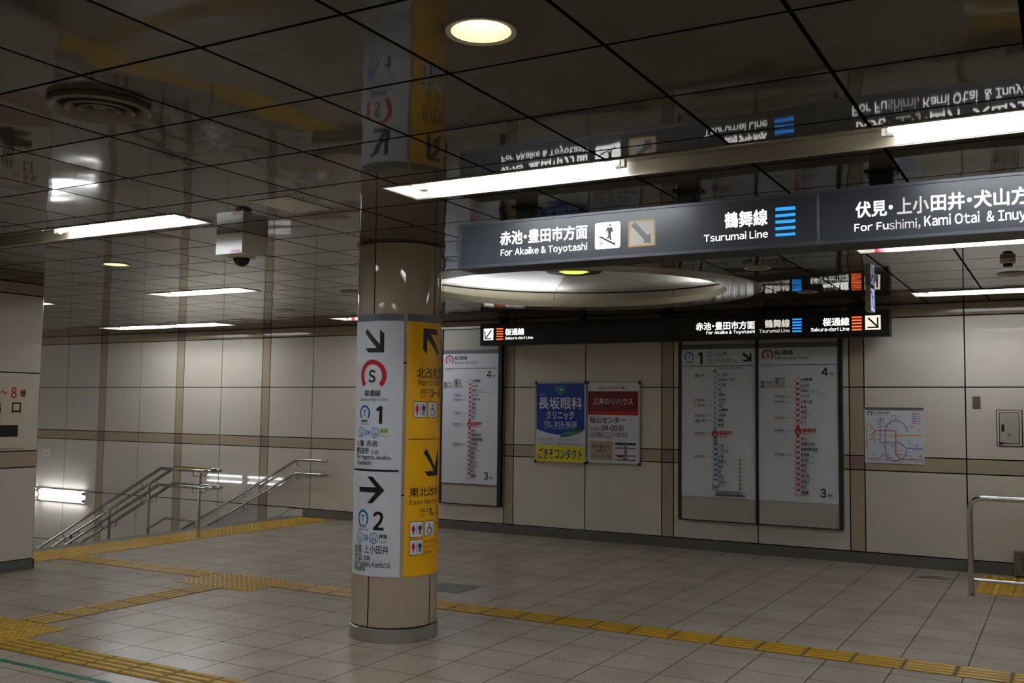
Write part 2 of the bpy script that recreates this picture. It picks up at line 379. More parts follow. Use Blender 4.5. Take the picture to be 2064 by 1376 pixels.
D={
'col_white':[
('P',[(-0.2428,2.1071),(-0.1336,1.9986),(-0.1347,2.0988),(-0.1021,2.0709),(-0.1014,1.9422),(-0.2301,1.9427),(-0.2595,1.9725),(-0.1571,1.9741),(-0.2666,2.0822)],'k'),
('H',-0.3011,1.7068,-0.0799,1.8943,'red',0.7),
('T','S',-0.2211,1.737,-0.1625,1.8245,'k',0.03),
('T','桜通線',-0.2586,1.6432,-0.1208,1.6868,'k',0.02),
('T','Sakura-dori Line',-0.312,1.6123,-0.0664,1.6365,'k',0.012),
('H',-0.3064,1.4914,-0.1999,1.5844,'blue',0.72),
('T','T',-0.2684,1.509,-0.2392,1.5487,'k',0.03),
('T','鶴舞線',-0.2887,1.4653,-0.2216,1.4853,'k',0.02),
('T','Tsurumai Line',-0.2992,1.4512,-0.2041,1.4621,'k'),
('T','1',-0.1511,1.4579,-0.1045,1.5783,'k',0.04),
('RO',-0.3238,1.3617,-0.2544,1.4344,'blue',0.16),
('T','T',-0.2971,1.4019,-0.2831,1.4161,'k'),
('T','12',-0.3036,1.3753,-0.2709,1.3975,'k',0.02),
('G',-0.2436,1.3797,-0.2038,1.4139,'blue'),
('RO',-0.1923,1.3626,-0.1248,1.4342,'blue',0.16),
('T','T',-0.1647,1.4011,-0.1537,1.4181,'k',0.02),
('T','20',-0.1758,1.3782,-0.1408,1.3989,'k',0.03),
('RR',-0.117,1.3717,-0.064,1.4254,'green'),
('R',-0.1141,1.3749,-0.0662,1.399,'w'),
('T','TT',-0.1018,1.4004,-0.0778,1.419,'w'),
('T','07',-0.1046,1.377,-0.0785,1.3949,'k'),
('T','八事',-0.3447,1.3016,-0.2514,1.3461,'k',0.01),
('T','赤池',-0.227,1.3038,-0.1357,1.3472,'k',0.01),
('T','豊田市',-0.3418,1.2522,-0.203,1.2968,'k',0.01),
('T','方面',-0.1868,1.2524,-0.1272,1.2794,'k',0.01),
('T','for Yagoto, Akaike,',-0.3364,1.2102,-0.0347,1.2462,'k',0.01),
('T','Toyotashi',-0.3343,1.1736,-0.1832,1.2078,'k',0.01),
('R',-0.3822,1.1369,0.0147,1.1504,'k'),
('P',[(-0.2124,1.1001),(-0.1687,1.102),(-0.0789,1.0122),(-0.1661,0.923),(-0.2109,0.9204),(-0.1433,0.9946),(-0.2917,0.9945),(-0.2931,1.0282),(-0.1423,1.0307)],'k'),
('H',-0.2983,0.7739,-0.1972,0.8779,'blue',0.72),
('T','T',-0.2625,0.7961,-0.2333,0.8392,'k',0.03),
('T','鶴舞線',-0.2819,0.7553,-0.2165,0.7781,'k',0.02),
('T','Tsurumai Line',-0.2945,0.735,-0.1995,0.7544,'k'),
('T','2',-0.1583,0.7444,-0.0793,0.8705,'k',0.03),
('RO',-0.312,0.6503,-0.2461,0.7279,'blue',0.16),
('T','T',-0.2846,0.6963,-0.2734,0.7114,'k'),
('T','12',-0.2937,0.6663,-0.2606,0.692,'k',0.02),
('G',-0.2351,0.6693,-0.1947,0.7115,'blue'),
('RO',-0.184,0.6525,-0.1167,0.7272,'blue',0.16),
('T','T',-0.1564,0.6948,-0.1453,0.712,'k',0.02),
('T','01',-0.1675,0.6675,-0.1329,0.6922,'k',0.03),
('RR',-0.108,0.6615,-0.0562,0.7182,'green2'),
('R',-0.1051,0.6649,-0.0585,0.6928,'w'),
('T','IY',-0.0917,0.6946,-0.0725,0.7123,'w'),
('T','03',-0.0964,0.6675,-0.0663,0.6883,'k'),
('T','伏見',-0.3428,0.5861,-0.2509,0.6401,'k',0.01),
('T','上小田井',-0.2261,0.5869,-0.044,0.6442,'k',0.01),
('T','犬山',-0.3398,0.5349,-0.2508,0.5889,'k',0.01),
('T','方面',-0.235,0.5406,-0.1764,0.5735,'k',0.01),
('T','for Fushimi, Kamiotai,',-0.3373,0.4915,-0.0229,0.5373,'k',0.01),
('T','Inuyama',-0.3381,0.4556,-0.2181,0.5019,'k',0.01),
],
'col_yellow':[
('P',[(0.1751,2.1146),(0.314,2.1157),(0.342,2.0793),(0.2435,2.0775),(0.351,1.9571),(0.3333,1.929),(0.2122,2.0443),(0.2094,1.9366),(0.1744,1.9719)],'k'),
('TP','北改|札口',0.1277,1.7706,0.2709,1.8456,'k',0.01),
('TP','North| Gate',0.1419,1.7233,0.2816,1.7648,'k',0.01),
('T','出口',0.1622,1.6674,0.2328,1.7005,'k',0.01),
('T','Exit',0.1627,1.6429,0.2039,1.6622,'k'),
('TP','3|~8',0.2443,1.6411,0.2822,1.6996,'k',0.015),
('RR',0.1097,1.5026,0.214,1.6122,'k'),
('RR',0.113,1.5062,0.2099,1.6085,'w'),
('D',0.1187,1.5176,0.2054,1.597,'red','navy','k'),
('RR',0.2266,1.5031,0.3328,1.6136,'k'),
('RR',0.2304,1.5067,0.3272,1.61,'w'),
('A',0.2464,1.5182,0.3143,1.5962,'navy'),
('T','改札外',0.3432,1.5824,0.3952,1.6009,'k'),
('T','Outside Gate',0.3442,1.5603,0.3975,1.5726,'k'),
('T','40m',0.3467,1.5081,0.4016,1.524,'k'),
('R',0.0777,1.3535,0.4083,1.3582,'k'),
('P',[(0.2223,1.2911),(0.3138,1.1693),(0.3415,1.2188),(0.3595,1.2818),(0.376,1.2549),(0.3772,1.1031),(0.2409,1.1024),(0.2031,1.1371),(0.3057,1.137),(0.1935,1.2644)],'k'),
('TP','東北|改札口',0.0892,0.9674,0.2393,1.0301,'k',0.01),
('TP','East-North| Gate',0.092,0.9162,0.3432,0.9476,'k',0.01),
('T','出口',0.1725,0.8611,0.2431,0.8873,'k',0.01),
('T','Exit',0.1731,0.8348,0.2143,0.8506,'k'),
('TP','1|, 2',0.2576,0.8345,0.2817,0.8861,'k',0.015),
('RR',0.0953,0.6945,0.2013,0.8023,'k'),
('RR',0.0988,0.6983,0.197,0.7987,'w'),
('D',0.108,0.7133,0.1917,0.7823,'red','navy','k'),
('RR',0.2143,0.6968,0.3205,0.7995,'k'),
('RR',0.218,0.7004,0.3156,0.7965,'w'),
('A',0.2352,0.7112,0.3021,0.7826,'navy'),
('T','改札外',0.3336,0.7698,0.4097,0.7884,'k'),
('T','Outside Gate',0.3347,0.7452,0.4138,0.7507,'k'),
('T','20m',0.3367,0.6968,0.4182,0.7128,'k'),
('RR',0.0977,0.5774,0.2041,0.682,'k'),
('RR',0.1011,0.5811,0.1998,0.6785,'w'),
('D',0.1092,0.5955,0.193,0.6634,'red','navy','k'),
('T','B2 改札内',0.2153,0.6543,0.3653,0.6695,'k',0.01),
('T','Inside Gate',0.216,0.6252,0.3351,0.6358,'k'),
('T','50m',0.2171,0.5805,0.2866,0.5998,'k',0.01),
],
'sign1':[
('T','赤池・豊田市方面',-2.7699,2.4855,-2.2299,2.5641,'lw',0.02),
('T','For Akaike & Toyotashi',-2.7653,2.4143,-2.2311,2.4654,'lw',0.01),
('T','鶴舞線',-1.4775,2.4801,-1.2623,2.561,'lw',0.02),
('T','Tsurumai Line',-1.5836,2.4194,-1.2611,2.4578,'lw',0.01),
('R',-1.2233,2.5455,-1.1277,2.5617,'lb'),
('R',-1.2235,2.5147,-1.128,2.5287,'lb'),
('R',-1.2237,2.4831,-1.1282,2.4982,'lb'),
('R',-1.2239,2.4514,-1.1284,2.466,'lb'),
('R',-1.224,2.4207,-1.1287,2.4338,'lb'),
],
'sign1_pic':[
('RR',-2.1854,2.4234,-2.0395,2.5645,'lw'),
],
'sign1_walk':[
('P',[(-2.1678,2.4888),(-2.1453,2.4919),(-2.1433,2.4858),(-2.1324,2.4861),(-2.1305,2.4789),(-2.1164,2.4778),(-2.1151,2.4706),(-2.1036,2.471),(-2.101,2.4631),(-2.0896,2.4628),(-2.0845,2.4548),(-2.0667,2.4518),(-2.0653,2.4352)],'k'),
('C',-2.104,2.5408,-2.0914,2.554,'k'),
('L',[(-2.0989,2.5357),(-2.1,2.5062)],'k',0.022),
('L',[(-2.1072,2.5364),(-2.1198,2.5148)],'k',0.01),
('L',[(-2.0913,2.5351),(-2.0835,2.512)],'k',0.01),
('L',[(-2.1025,2.5064),(-2.1037,2.4858),(-2.1132,2.4776)],'k',0.011),
('L',[(-2.0975,2.506),(-2.0973,2.4853),(-2.0921,2.4666)],'k',0.011),
('L',[(-2.1612,2.4633),(-2.145,2.4491)],'k',0.004),
('L',[(-2.1432,2.465),(-2.1437,2.4484),(-2.161,2.4437)],'k',0.004),
],
'sign1_arrow':[
('R',-1.9931,2.4219,-1.8429,2.5615,'tape'),
('R',-1.9819,2.4316,-1.8538,2.552,'paper'),
('P',[(-1.978,2.5348),(-1.9564,2.5524),(-1.8884,2.4783),(-1.8682,2.4843),(-1.8669,2.4362),(-1.9128,2.4395),(-1.9018,2.452)],'grey'),
],
'sign1b':[
('TP','伏見|・',-0.8491,2.4797,-0.711,2.5549,'lw',0.02),
('TP','上|小',-0.6666,2.482,-0.602,2.5567,'ld',0.02),
('TP','田井|・犬山方面',-0.5223,2.4815,-0.3831,2.5595,'lw',0.02),
('T','For Fu',-0.8553,2.416,-0.7047,2.4513,'lw',0.01),
('T','shimi,',-0.7015,2.4081,-0.568,2.4575,'ld',0.008),
('TP','Kami Otai|  & Inuyama',-0.551,2.4163,-0.3243,2.4665,'lw',0.01),
],
'sign2':[
('R',-6.2155,2.5561,-6.1175,2.5712,'lo'),
('R',-6.2151,2.5243,-6.1171,2.5394,'lo'),
('R',-6.2146,2.4925,-6.1166,2.5077,'lo'),
('R',-6.2141,2.4607,-6.1161,2.4761,'lo'),
('R',-6.2136,2.4269,-6.1156,2.4424,'lo'),
('T','桜通線',-6.0889,2.4793,-5.8183,2.5643,'lw',0.02),
('T','Sakura-dori Line',-6.0882,2.4279,-5.6955,2.4634,'lw',0.012),
('T','赤池・豊田市方面',-3.6262,2.4703,-2.9602,2.5603,'lw',0.02),
('T','For Akaike & Toyotashi',-3.5052,2.415,-2.9607,2.4624,'lw',0.012),
('T','鶴舞線',-2.8519,2.4774,-2.5826,2.5656,'lm',0.02),
('T','Tsurumai Line',-2.9136,2.425,-2.5833,2.4641,'lm',0.012),
('T','桜通線',-2.2389,2.4768,-1.9689,2.5639,'lw',0.02),
('T','Sakura-dori Line',-2.3626,2.4242,-1.97,2.4635,'lw',0.012),
('R',-2.5549,2.5507,-2.457,2.5679,'lb'),
('R',-2.5551,2.5193,-2.4572,2.5367,'lb'),
('R',-2.5554,2.4879,-2.4574,2.5054,'lb'),
('R',-2.5556,2.4554,-2.4577,2.4731,'lb'),
('R',-2.5558,2.423,-2.4579,2.4408,'lb'),
('R',-1.9437,2.5512,-1.8439,2.568,'lo'),
('R',-1.9441,2.5208,-1.8442,2.5377,'lo'),
('R',-1.9444,2.4883,-1.8446,2.5054,'lo'),
('R',-1.9448,2.4559,-1.8449,2.4731,'lo'),
('R',-1.9451,2.4244,-1.8453,2.4418,'lo'),
],
'sign2_picL':[
('R',-6.3982,2.4272,-6.2594,2.5713,'lw'),
],
'sign2_arrL':[
('L',[(-6.2868,2.5522),(-6.3638,2.4544)],'k',0.018),
('L',[(-6.3816,2.5469),(-6.3753,2.4447),(-6.2827,2.4425)],'k',0.016),
],
'sign2_picR':[
('R',-1.8118,2.4267,-1.6604,2.5746,'lp'),
],
'sign2_arrR':[
('L',[(-1.7826,2.5497),(-1.695,2.4605)],'k',0.018),
('L',[(-1.6891,2.5535),(-1.6885,2.4503),(-1.7905,2.4513)],'k',0.016),
],
'board_sakura':[
('H',-2.9587,2.1507,-2.8298,2.2631,'red',0.72),
('T','S',-2.9094,2.1731,-2.8753,2.2229,'k',0.03),
('T','桜通線',-2.8173,2.199,-2.6183,2.2527,'k',0.015),
('T','Sakura-dori Line',-2.8176,2.1487,-2.4625,2.182,'k',0.01),
('R',-2.9749,2.085,-2.1539,2.0919,'k'),
('T','所要時間(分)',-2.9389,2.0668,-2.8237,2.0771,'k'),
('T','Minutes',-2.9353,2.0545,-2.8704,2.0618,'k'),
('H',-2.9664,2.0541,-2.9417,2.0754,'grey',0.6),
('T','4',-2.3158,1.9597,-2.2469,2.0528,'k',0.03),
('T','番線',-2.234,1.978,-2.1851,2.0007,'k',0.02),
('T','Platform',-2.2342,1.9592,-2.1665,1.9721,'k'),
('T','3',-2.3382,0.6637,-2.2764,0.7612,'k',0.03),
('T','番線',-2.2583,0.6818,-2.2097,0.7063,'k',0.02),
('T','Platform',-2.2585,0.6632,-2.1872,0.6808,'k'),
('R',-2.5828,1.3585,-2.5536,1.9129,'red'),
('R',-2.5842,0.6958,-2.554,1.3896,'red'),
('C',-2.595,1.8889,-2.5359,1.9481,'red'),
('C',-2.5901,1.8939,-2.5408,1.9432,'w'),
('T','S',-2.5682,1.9214,-2.5625,1.9313,'k'),
('T','01',-2.5739,1.9066,-2.557,1.9193,'k'),
('T','太閤通',-2.5299,1.91,-2.4113,1.9447,'k',0.015),
('T','Taiko-dori',-2.5343,1.886,-2.4406,1.8999,'k'),
('T','18',-2.6089,1.8961,-2.5962,1.9116,'k'),
('C',-2.5881,1.8302,-2.5431,1.8754,'red'),
('C',-2.5832,1.8352,-2.5481,1.8705,'w'),
('T','S',-2.5684,1.8557,-2.5627,1.8655,'k'),
('T','02',-2.5741,1.8408,-2.5572,1.8535,'k'),
('T','名古屋',-2.5357,1.8443,-2.445,1.8738,'k',0.015),
('T','Nagoya',-2.5345,1.826,-2.4781,1.8401,'k'),
('T','13',-2.6091,1.8302,-2.5964,1.8458,'k'),
('C',-2.5883,1.7736,-2.5433,1.8189,'red'),
('C',-2.5833,1.7786,-2.5482,1.814,'w'),
('T','S',-2.5685,1.7991,-2.5629,1.809,'k'),
('T','03',-2.5742,1.7843,-2.5574,1.797,'k'),
('T','国際センター',-2.5359,1.7879,-2.3555,1.8177,'k',0.015),
('T','Kokusai Center (International Center)',-2.5346,1.7696,-2.2733,1.7843,'k'),
('T','11',-2.6093,1.7736,-2.5966,1.7892,'k'),
('C',-2.5884,1.7171,-2.5434,1.7625,'red'),
('C',-2.5835,1.7221,-2.5483,1.7575,'w'),
('T','S',-2.5687,1.7426,-2.563,1.7525,'k'),
('T','04',-2.5744,1.7278,-2.5575,1.7406,'k'),
('T','丸の内',-2.536,1.7315,-2.4454,1.7614,'k',0.015),
('T','Marunouchi',-2.5348,1.7132,-2.4412,1.7278,'k'),
('T','10',-2.6094,1.717,-2.5967,1.7326,'k'),
('C',-2.5886,1.6585,-2.5436,1.704,'red'),
('C',-2.5836,1.6635,-2.5485,1.699,'w'),
('T','S',-2.5688,1.6841,-2.5632,1.694,'k'),
('T','05',-2.5745,1.6692,-2.5577,1.682,'k'),
('T','久屋大通',-2.5362,1.673,-2.4156,1.7034,'k',0.015),
('T','Hisaya-odori',-2.5349,1.6547,-2.4228,1.6697,'k'),
('T','9',-2.6095,1.6583,-2.6031,1.6739,'k'),
('C',-2.5887,1.6007,-2.5438,1.6462,'red'),
('C',-2.5838,1.6056,-2.5487,1.6412,'w'),
('T','S',-2.569,1.6262,-2.5633,1.6362,'k'),
('T','06',-2.5747,1.6114,-2.5578,1.6242,'k'),
('T','高岳',-2.5363,1.6153,-2.4758,1.6454,'k',0.015),
('T','Takaoka',-2.5351,1.597,-2.4695,1.6118,'k'),
('T','7',-2.6097,1.6004,-2.6033,1.616,'k'),
('C',-2.5888,1.5443,-2.5439,1.5899,'red'),
('C',-2.5839,1.5493,-2.5488,1.5849,'w'),
('T','S',-2.5691,1.5699,-2.5635,1.5798,'k'),
('T','07',-2.5748,1.555,-2.558,1.5679,'k'),
('T','車道',-2.5365,1.559,-2.476,1.5893,'k',0.015),
('T','Kurumamichi',-2.5352,1.5408,-2.4324,1.5562,'k'),
('T','5',-2.6098,1.544,-2.6034,1.5596,'k'),
('C',-2.589,1.4865,-2.5441,1.5322,'red'),
('C',-2.584,1.4915,-2.549,1.5272,'w'),
('T','S',-2.5693,1.5121,-2.5636,1.5221,'k'),
('T','08',-2.5749,1.4973,-2.5581,1.5102,'k'),
('T','今池',-2.5366,1.5014,-2.4762,1.5317,'k',0.015),
('T','Imaike',-2.5354,1.4831,-2.4792,1.4981,'k'),
('T','3',-2.6099,1.4861,-2.6035,1.5018,'k'),
('C',-2.5891,1.4295,-2.5442,1.4753,'red'),
('C',-2.5842,1.4345,-2.5491,1.4703,'w'),
('T','S',-2.5694,1.4551,-2.5638,1.4651,'k'),
('T','09',-2.5751,1.4403,-2.5583,1.4532,'k'),
('T','吹上',-2.5368,1.4445,-2.4763,1.475,'k',0.015),
('T','Fukiage',-2.5356,1.4262,-2.47,1.4415,'k'),
('T','2',-2.61,1.4291,-2.6036,1.4447,'k'),
('C',-2.6035,1.3273,-2.5306,1.402,'red'),
('T','S',-2.5732,1.3688,-2.5606,1.3887,'w'),
('T','10',-2.5839,1.3419,-2.5503,1.3665,'w',0.02),
('T','御器所',-2.5224,1.3531,-2.374,1.4002,'red',0.02),
('T','Gokiso',-2.5226,1.325,-2.4348,1.348,'red',0.01),
('C',-2.5898,1.2574,-2.545,1.3035,'red'),
('C',-2.5849,1.2624,-2.5498,1.2984,'w'),
('T','S',-2.5701,1.2832,-2.5645,1.2932,'k'),
('T','11',-2.5758,1.2683,-2.559,1.2814,'k'),
('T','桜山',-2.5376,1.2728,-2.4771,1.3037,'k',0.015),
('T','Sakurayama',-2.5363,1.2546,-2.443,1.271,'k'),
('T','2',-2.6107,1.2568,-2.6043,1.2725,'k'),
('C',-2.5899,1.1991,-2.5451,1.2453,'red'),
('C',-2.585,1.2042,-2.55,1.2402,'w'),
('T','S',-2.5703,1.2249,-2.5646,1.2349,'k'),
('T','12',-2.5759,1.2101,-2.5592,1.2232,'k'),
('T','瑞穂区役所',-2.5377,1.2147,-2.3877,1.2481,'k',0.015),
('T','Mizuho Kuyakusho',-2.5365,1.1965,-2.3876,1.2147,'k'),
('T','4',-2.6109,1.1985,-2.6045,1.2142,'k'),
('C',-2.5901,1.1416,-2.5453,1.1878,'red'),
('C',-2.5852,1.1467,-2.5502,1.1828,'w'),
('T','S',-2.5704,1.1675,-2.5648,1.1774,'k'),
('T','13',-2.5761,1.1526,-2.5593,1.1657,'k'),
('T','瑞穂運動場西',-2.5379,1.1573,-2.3582,1.192,'k',0.015),
('T','Mizuho Undojo Nishi',-2.5366,1.1391,-2.3602,1.1586,'k'),
('T','6',-2.611,1.1409,-2.6046,1.1566,'k'),
('C',-2.5902,1.0841,-2.5454,1.1304,'red'),
('C',-2.5853,1.0892,-2.5503,1.1254,'w'),
('T','S',-2.5706,1.11,-2.5649,1.12,'k'),
('T','14',-2.5762,1.0951,-2.5595,1.1083,'k'),
('T','新瑞橋',-2.538,1.0999,-2.4477,1.1322,'k',0.015),
('T','Aratama-bashi',-2.5368,1.0818,-2.4158,1.0998,'k'),
('T','7',-2.6111,1.0834,-2.6047,1.0991,'k'),
('C',-2.5904,1.026,-2.5456,1.0724,'red'),
('C',-2.5855,1.0311,-2.5505,1.0673,'w'),
('T','S',-2.5707,1.0519,-2.5651,1.0619,'k'),
('T','15',-2.5764,1.037,-2.5596,1.0502,'k'),
('T','桜本町',-2.5382,1.0419,-2.4479,1.0744,'k',0.015),
('T','Sakura-hommachi',-2.537,1.0238,-2.3975,1.0428,'k'),
('T','9',-2.6113,1.0252,-2.6049,1.0409,'k'),
('C',-2.5905,0.9679,-2.5457,1.0143,'red'),
('C',-2.5856,0.973,-2.5506,1.0093,'w'),
('T','S',-2.5709,0.9938,-2.5652,1.0038,'k'),
('T','16',-2.5765,0.9789,-2.5598,0.9921,'k'),
('T','鶴里',-2.5384,0.9839,-2.4781,1.0155,'k',0.015),
('T','Tsurusato',-2.5371,0.9658,-2.4532,0.983,'k'),
('T','11',-2.6114,0.967,-2.5988,0.9829,'k'),
('C',-2.5907,0.9105,-2.5459,0.9571,'red'),
('C',-2.5858,0.9156,-2.5508,0.952,'w'),
('T','S',-2.571,0.9365,-2.5654,0.9465,'k'),
('T','17',-2.5767,0.9216,-2.5599,0.9349,'k'),
('T','野並',-2.5385,0.9267,-2.4782,0.9584,'k',0.015),
('T','Nonami',-2.5373,0.9086,-2.4813,0.9249,'k'),
('T','12',-2.6115,0.9096,-2.5989,0.9256,'k'),
('C',-2.5908,0.8532,-2.5461,0.8998,'red'),
('C',-2.5859,0.8583,-2.5509,0.8947,'w'),
('T','S',-2.5712,0.8792,-2.5655,0.8892,'k'),
('T','18',-2.5768,0.8643,-2.5601,0.8776,'k'),
('T','鳴子北',-2.5387,0.8695,-2.4485,0.9026,'k',0.015),
('T','Naruko Kita',-2.5374,0.8514,-2.4351,0.8699,'k'),
('T','13',-2.6117,0.8523,-2.599,0.8682,'k'),
('C',-2.5909,0.7952,-2.5462,0.8419,'red'),
('C',-2.586,0.8003,-2.5511,0.8368,'w'),
('T','S',-2.5713,0.8213,-2.5657,0.8313,'k'),
('T','19',-2.577,0.8063,-2.5602,0.8197,'k'),
('T','相生山',-2.5388,0.8116,-2.4487,0.845,'k',0.015),
('T','Aioiyama',-2.5376,0.7936,-2.4631,0.811,'k'),
('T','15',-2.6118,0.7942,-2.5992,0.8102,'k'),
('C',-2.5911,0.7394,-2.5464,0.7862,'red'),
('C',-2.5862,0.7445,-2.5512,0.7811,'w'),
('T','S',-2.5715,0.7654,-2.5658,0.7755,'k'),
('T','20',-2.5771,0.7505,-2.5604,0.7639,'k'),
('T','神沢',-2.539,0.7559,-2.4788,0.788,'k',0.015),
('T','Kamisawa',-2.5377,0.7379,-2.4632,0.7555,'k'),
('T','17',-2.6119,0.7383,-2.5993,0.7543,'k'),
('C',-2.5983,0.6658,-2.5396,0.7273,'red'),
('C',-2.5934,0.6709,-2.5445,0.7222,'w'),
('T','S',-2.5717,0.6992,-2.566,0.7093,'k'),
('T','21',-2.5773,0.6843,-2.5606,0.6977,'k'),
('T','徳重',-2.5337,0.6901,-2.4563,0.7288,'k',0.015),
('T','Tokushige',-2.538,0.6662,-2.4543,0.6845,'k'),
('T','20',-2.6121,0.672,-2.5995,0.688,'k'),
('RR',-2.8061,1.9159,-2.7717,1.9472,'k'),
('RR',-2.7975,1.923,-2.7803,1.9401,'w'),
('R',-2.7946,1.9301,-2.7832,1.9372,'k'),
('T','近鉄線',-2.7654,1.9286,-2.7058,1.9468,'k',0.02),
('T','Kintetsu Line',-2.7655,1.9143,-2.6889,1.9254,'k'),
('RR',-2.8064,1.8765,-2.772,1.9079,'k'),
('RR',-2.7978,1.8837,-2.7806,1.9008,'w'),
('R',-2.7949,1.8908,-2.7834,1.8979,'k'),
('T','JR線',-2.7657,1.8893,-2.706,1.9077,'k',0.02),
('T','JR Line',-2.7658,1.875,-2.6892,1.8863,'k'),
('H',-2.8123,1.8308,-2.7694,1.8708,'orange',0.68),
('T','H',-2.7951,1.8437,-2.7851,1.8579,'k'),
('T','東山線',-2.7659,1.8479,-2.7063,1.8664,'k',0.02),
('T','Higashiyama Line',-2.766,1.8337,-2.6895,1.8451,'k'),
('R',-2.6937,1.8529,-2.6198,1.855,'grey'),
('RR',-2.9702,1.8768,-2.9353,1.9084,'k'),
('RR',-2.9615,1.884,-2.944,1.9012,'w'),
('R',-2.9585,1.8912,-2.9469,1.8983,'k'),
('T','名鉄線 西',-2.9289,1.8897,-2.8283,1.9081,'k',0.02),
('T','Meitetsu Line',-2.929,1.8753,-2.8442,1.8866,'k'),
('RR',-2.9704,1.8358,-2.9356,1.8674,'k'),
('RR',-2.9617,1.843,-2.9443,1.8602,'w'),
('R',-2.9588,1.8502,-2.9472,1.8573,'k'),
('T','あおなみ線',-2.9292,1.8487,-2.8285,1.8673,'k',0.02),
('T','Aonami Line',-2.9292,1.8343,-2.8444,1.8458,'k'),
('H',-2.8152,1.7151,-2.7722,1.7553,'blue',0.68),
('T','T',-2.798,1.7281,-2.7879,1.7424,'k'),
('T','鶴舞線',-2.7688,1.7325,-2.7092,1.7512,'k',0.02),
('T','Tsurumai Line',-2.7689,1.7182,-2.6924,1.73,'k'),
('R',-2.6965,1.7378,-2.6206,1.7403,'grey'),
('H',-2.8155,1.6581,-2.7726,1.6983,'purple',0.68),
('T','M',-2.7983,1.671,-2.7883,1.6854,'k'),
('T','名城線',-2.7691,1.6755,-2.7095,1.6944,'k',0.02),
('T','Meijo Line',-2.7692,1.6613,-2.6927,1.6733,'k'),
('R',-2.6969,1.681,-2.621,1.6837,'grey'),
('H',-2.8144,1.4857,-2.7715,1.5262,'orange',0.68),
('T','H',-2.7972,1.4988,-2.7872,1.5132,'k'),
('T','東山線',-2.7681,1.5035,-2.7085,1.5228,'k',0.02),
('T','Higashiyama Line',-2.7682,1.4893,-2.6918,1.5018,'k'),
('R',-2.6959,1.5095,-2.6222,1.5128,'grey'),
('H',-2.8152,1.343,-2.7724,1.3837,'blue',0.68),
('T','T',-2.7981,1.3562,-2.7881,1.3706,'k'),
('T','鶴舞線',-2.769,1.3611,-2.7095,1.3807,'k',0.02),
('T','Tsurumai Line',-2.7691,1.3469,-2.6927,1.3599,'k'),
('R',-2.6969,1.3676,-2.6232,1.3712,'grey'),
('H',-2.8168,1.0827,-2.774,1.1238,'purple',0.68),
('T','M',-2.7997,1.0961,-2.7896,1.1105,'k'),
('T','名城線',-2.7706,1.1013,-2.7112,1.1216,'k',0.02),
('T','Meijo Line',-2.7707,1.0871,-2.6944,1.101,'k'),
('R',-2.6986,1.1086,-2.625,1.1131,'grey'),
],
'board_tsurumai':[
('H',-3.8572,2.1459,-3.7403,2.2467,'blue',0.72),
('T','T',-3.8158,2.1678,-3.7807,2.21,'k',0.03),
('T','鶴舞線',-3.8337,2.1208,-3.7636,2.1394,'k',0.02),
('T','Tsurumai Line',-3.8509,2.1045,-3.7442,2.1138,'k'),
('T','1',-3.697,2.1065,-3.6399,2.2435,'k',0.04),
('RO',-3.5916,2.1847,-3.5251,2.2489,'blue',0.18),
('T','T',-3.5625,2.2258,-3.5533,2.2382,'red'),
('T','12',-3.5724,2.1992,-3.5434,2.2195,'k',0.01),
('G',-3.5152,2.1984,-3.481,2.2296,'blue'),
('RO',-3.4735,2.1829,-3.4069,2.2468,'blue',0.18),
('T','T',-3.4447,2.2238,-3.4356,2.2362,'red'),
('T','20',-3.4568,2.1975,-3.4265,2.2176,'k',0.01),
('RR',-3.3995,2.1914,-3.3542,2.2385,'green'),
('R',-3.3964,2.1943,-3.3573,2.2135,'w'),
('T','07',-3.3867,2.1956,-3.3663,2.2115,'k'),
('T','八事 赤池 豊田市',-3.5917,2.1365,-3.3006,2.1657,'k',0.01),
('T','方面',-3.288,2.1362,-3.241,2.1561,'k',0.01),
('T','for Yagoto, Akaike, Toyotashi',-3.5955,2.1091,-3.2448,2.1284,'k',0.01),
('P',[(-3.163,2.2352),(-3.0971,2.1744),(-3.0969,2.2282),(-3.0749,2.2133),(-3.0753,2.132),(-3.1634,2.1332),(-3.1759,2.1515),(-3.117,2.1529),(-3.1816,2.2151)],'k'),
('R',-3.8784,2.0811,-3.0572,2.088,'k'),
('T','所要時間(分)',-3.8337,2.0571,-3.7202,2.0658,'k'),
('T','Minutes',-3.8314,2.0451,-3.7691,2.052,'k'),
('H',-3.8666,2.0462,-3.8415,2.0647,'grey',0.6),
('T','名鉄犬山線犬山駅まで直通運転',-3.4662,2.0522,-3.1784,2.0693,'k',0.01),
('R',-3.47,2.0449,-3.1123,2.0446,'grey'),
('R',-3.4988,2.0267,-3.4927,2.0709,'grey'),
('RO',-3.5233,1.9531,-3.4662,2.0375,'grey',0.1),
('RR',-3.5095,2.0157,-3.4799,2.0339,'green2'),
('R',-3.5001,1.3388,-3.4876,1.9787,'blue'),
('R',-3.4949,1.3169,-3.4848,1.4511,'blue'),
('R',-3.5087,0.7643,-3.4694,1.2248,'blue'),
('P',[(-3.5093,1.2859),(-3.4715,1.2868),(-3.4716,1.2685),(-3.4905,1.2498),(-3.5093,1.2676)],'blue'),
('P',[(-3.5192,1.2585),(-3.4905,1.2351),(-3.4633,1.26),(-3.4633,1.2432),(-3.4905,1.2198),(-3.5192,1.2417)],'red'),
('C',-3.5225,1.9523,-3.4678,2.0051,'blue'),
('C',-3.518,1.9567,-3.4724,2.0007,'w'),
('T','T',-3.4989,1.9817,-3.4913,1.9912,'k'),
('T','01',-3.5043,1.967,-3.486,1.9794,'k'),
('T','上小田井',-3.4626,1.9726,-3.3422,2.0013,'k',0.015),
('T','Kami Otai',-3.4626,1.9542,-3.382,1.967,'k'),
('C',-3.5175,1.8992,-3.472,1.9432,'blue'),
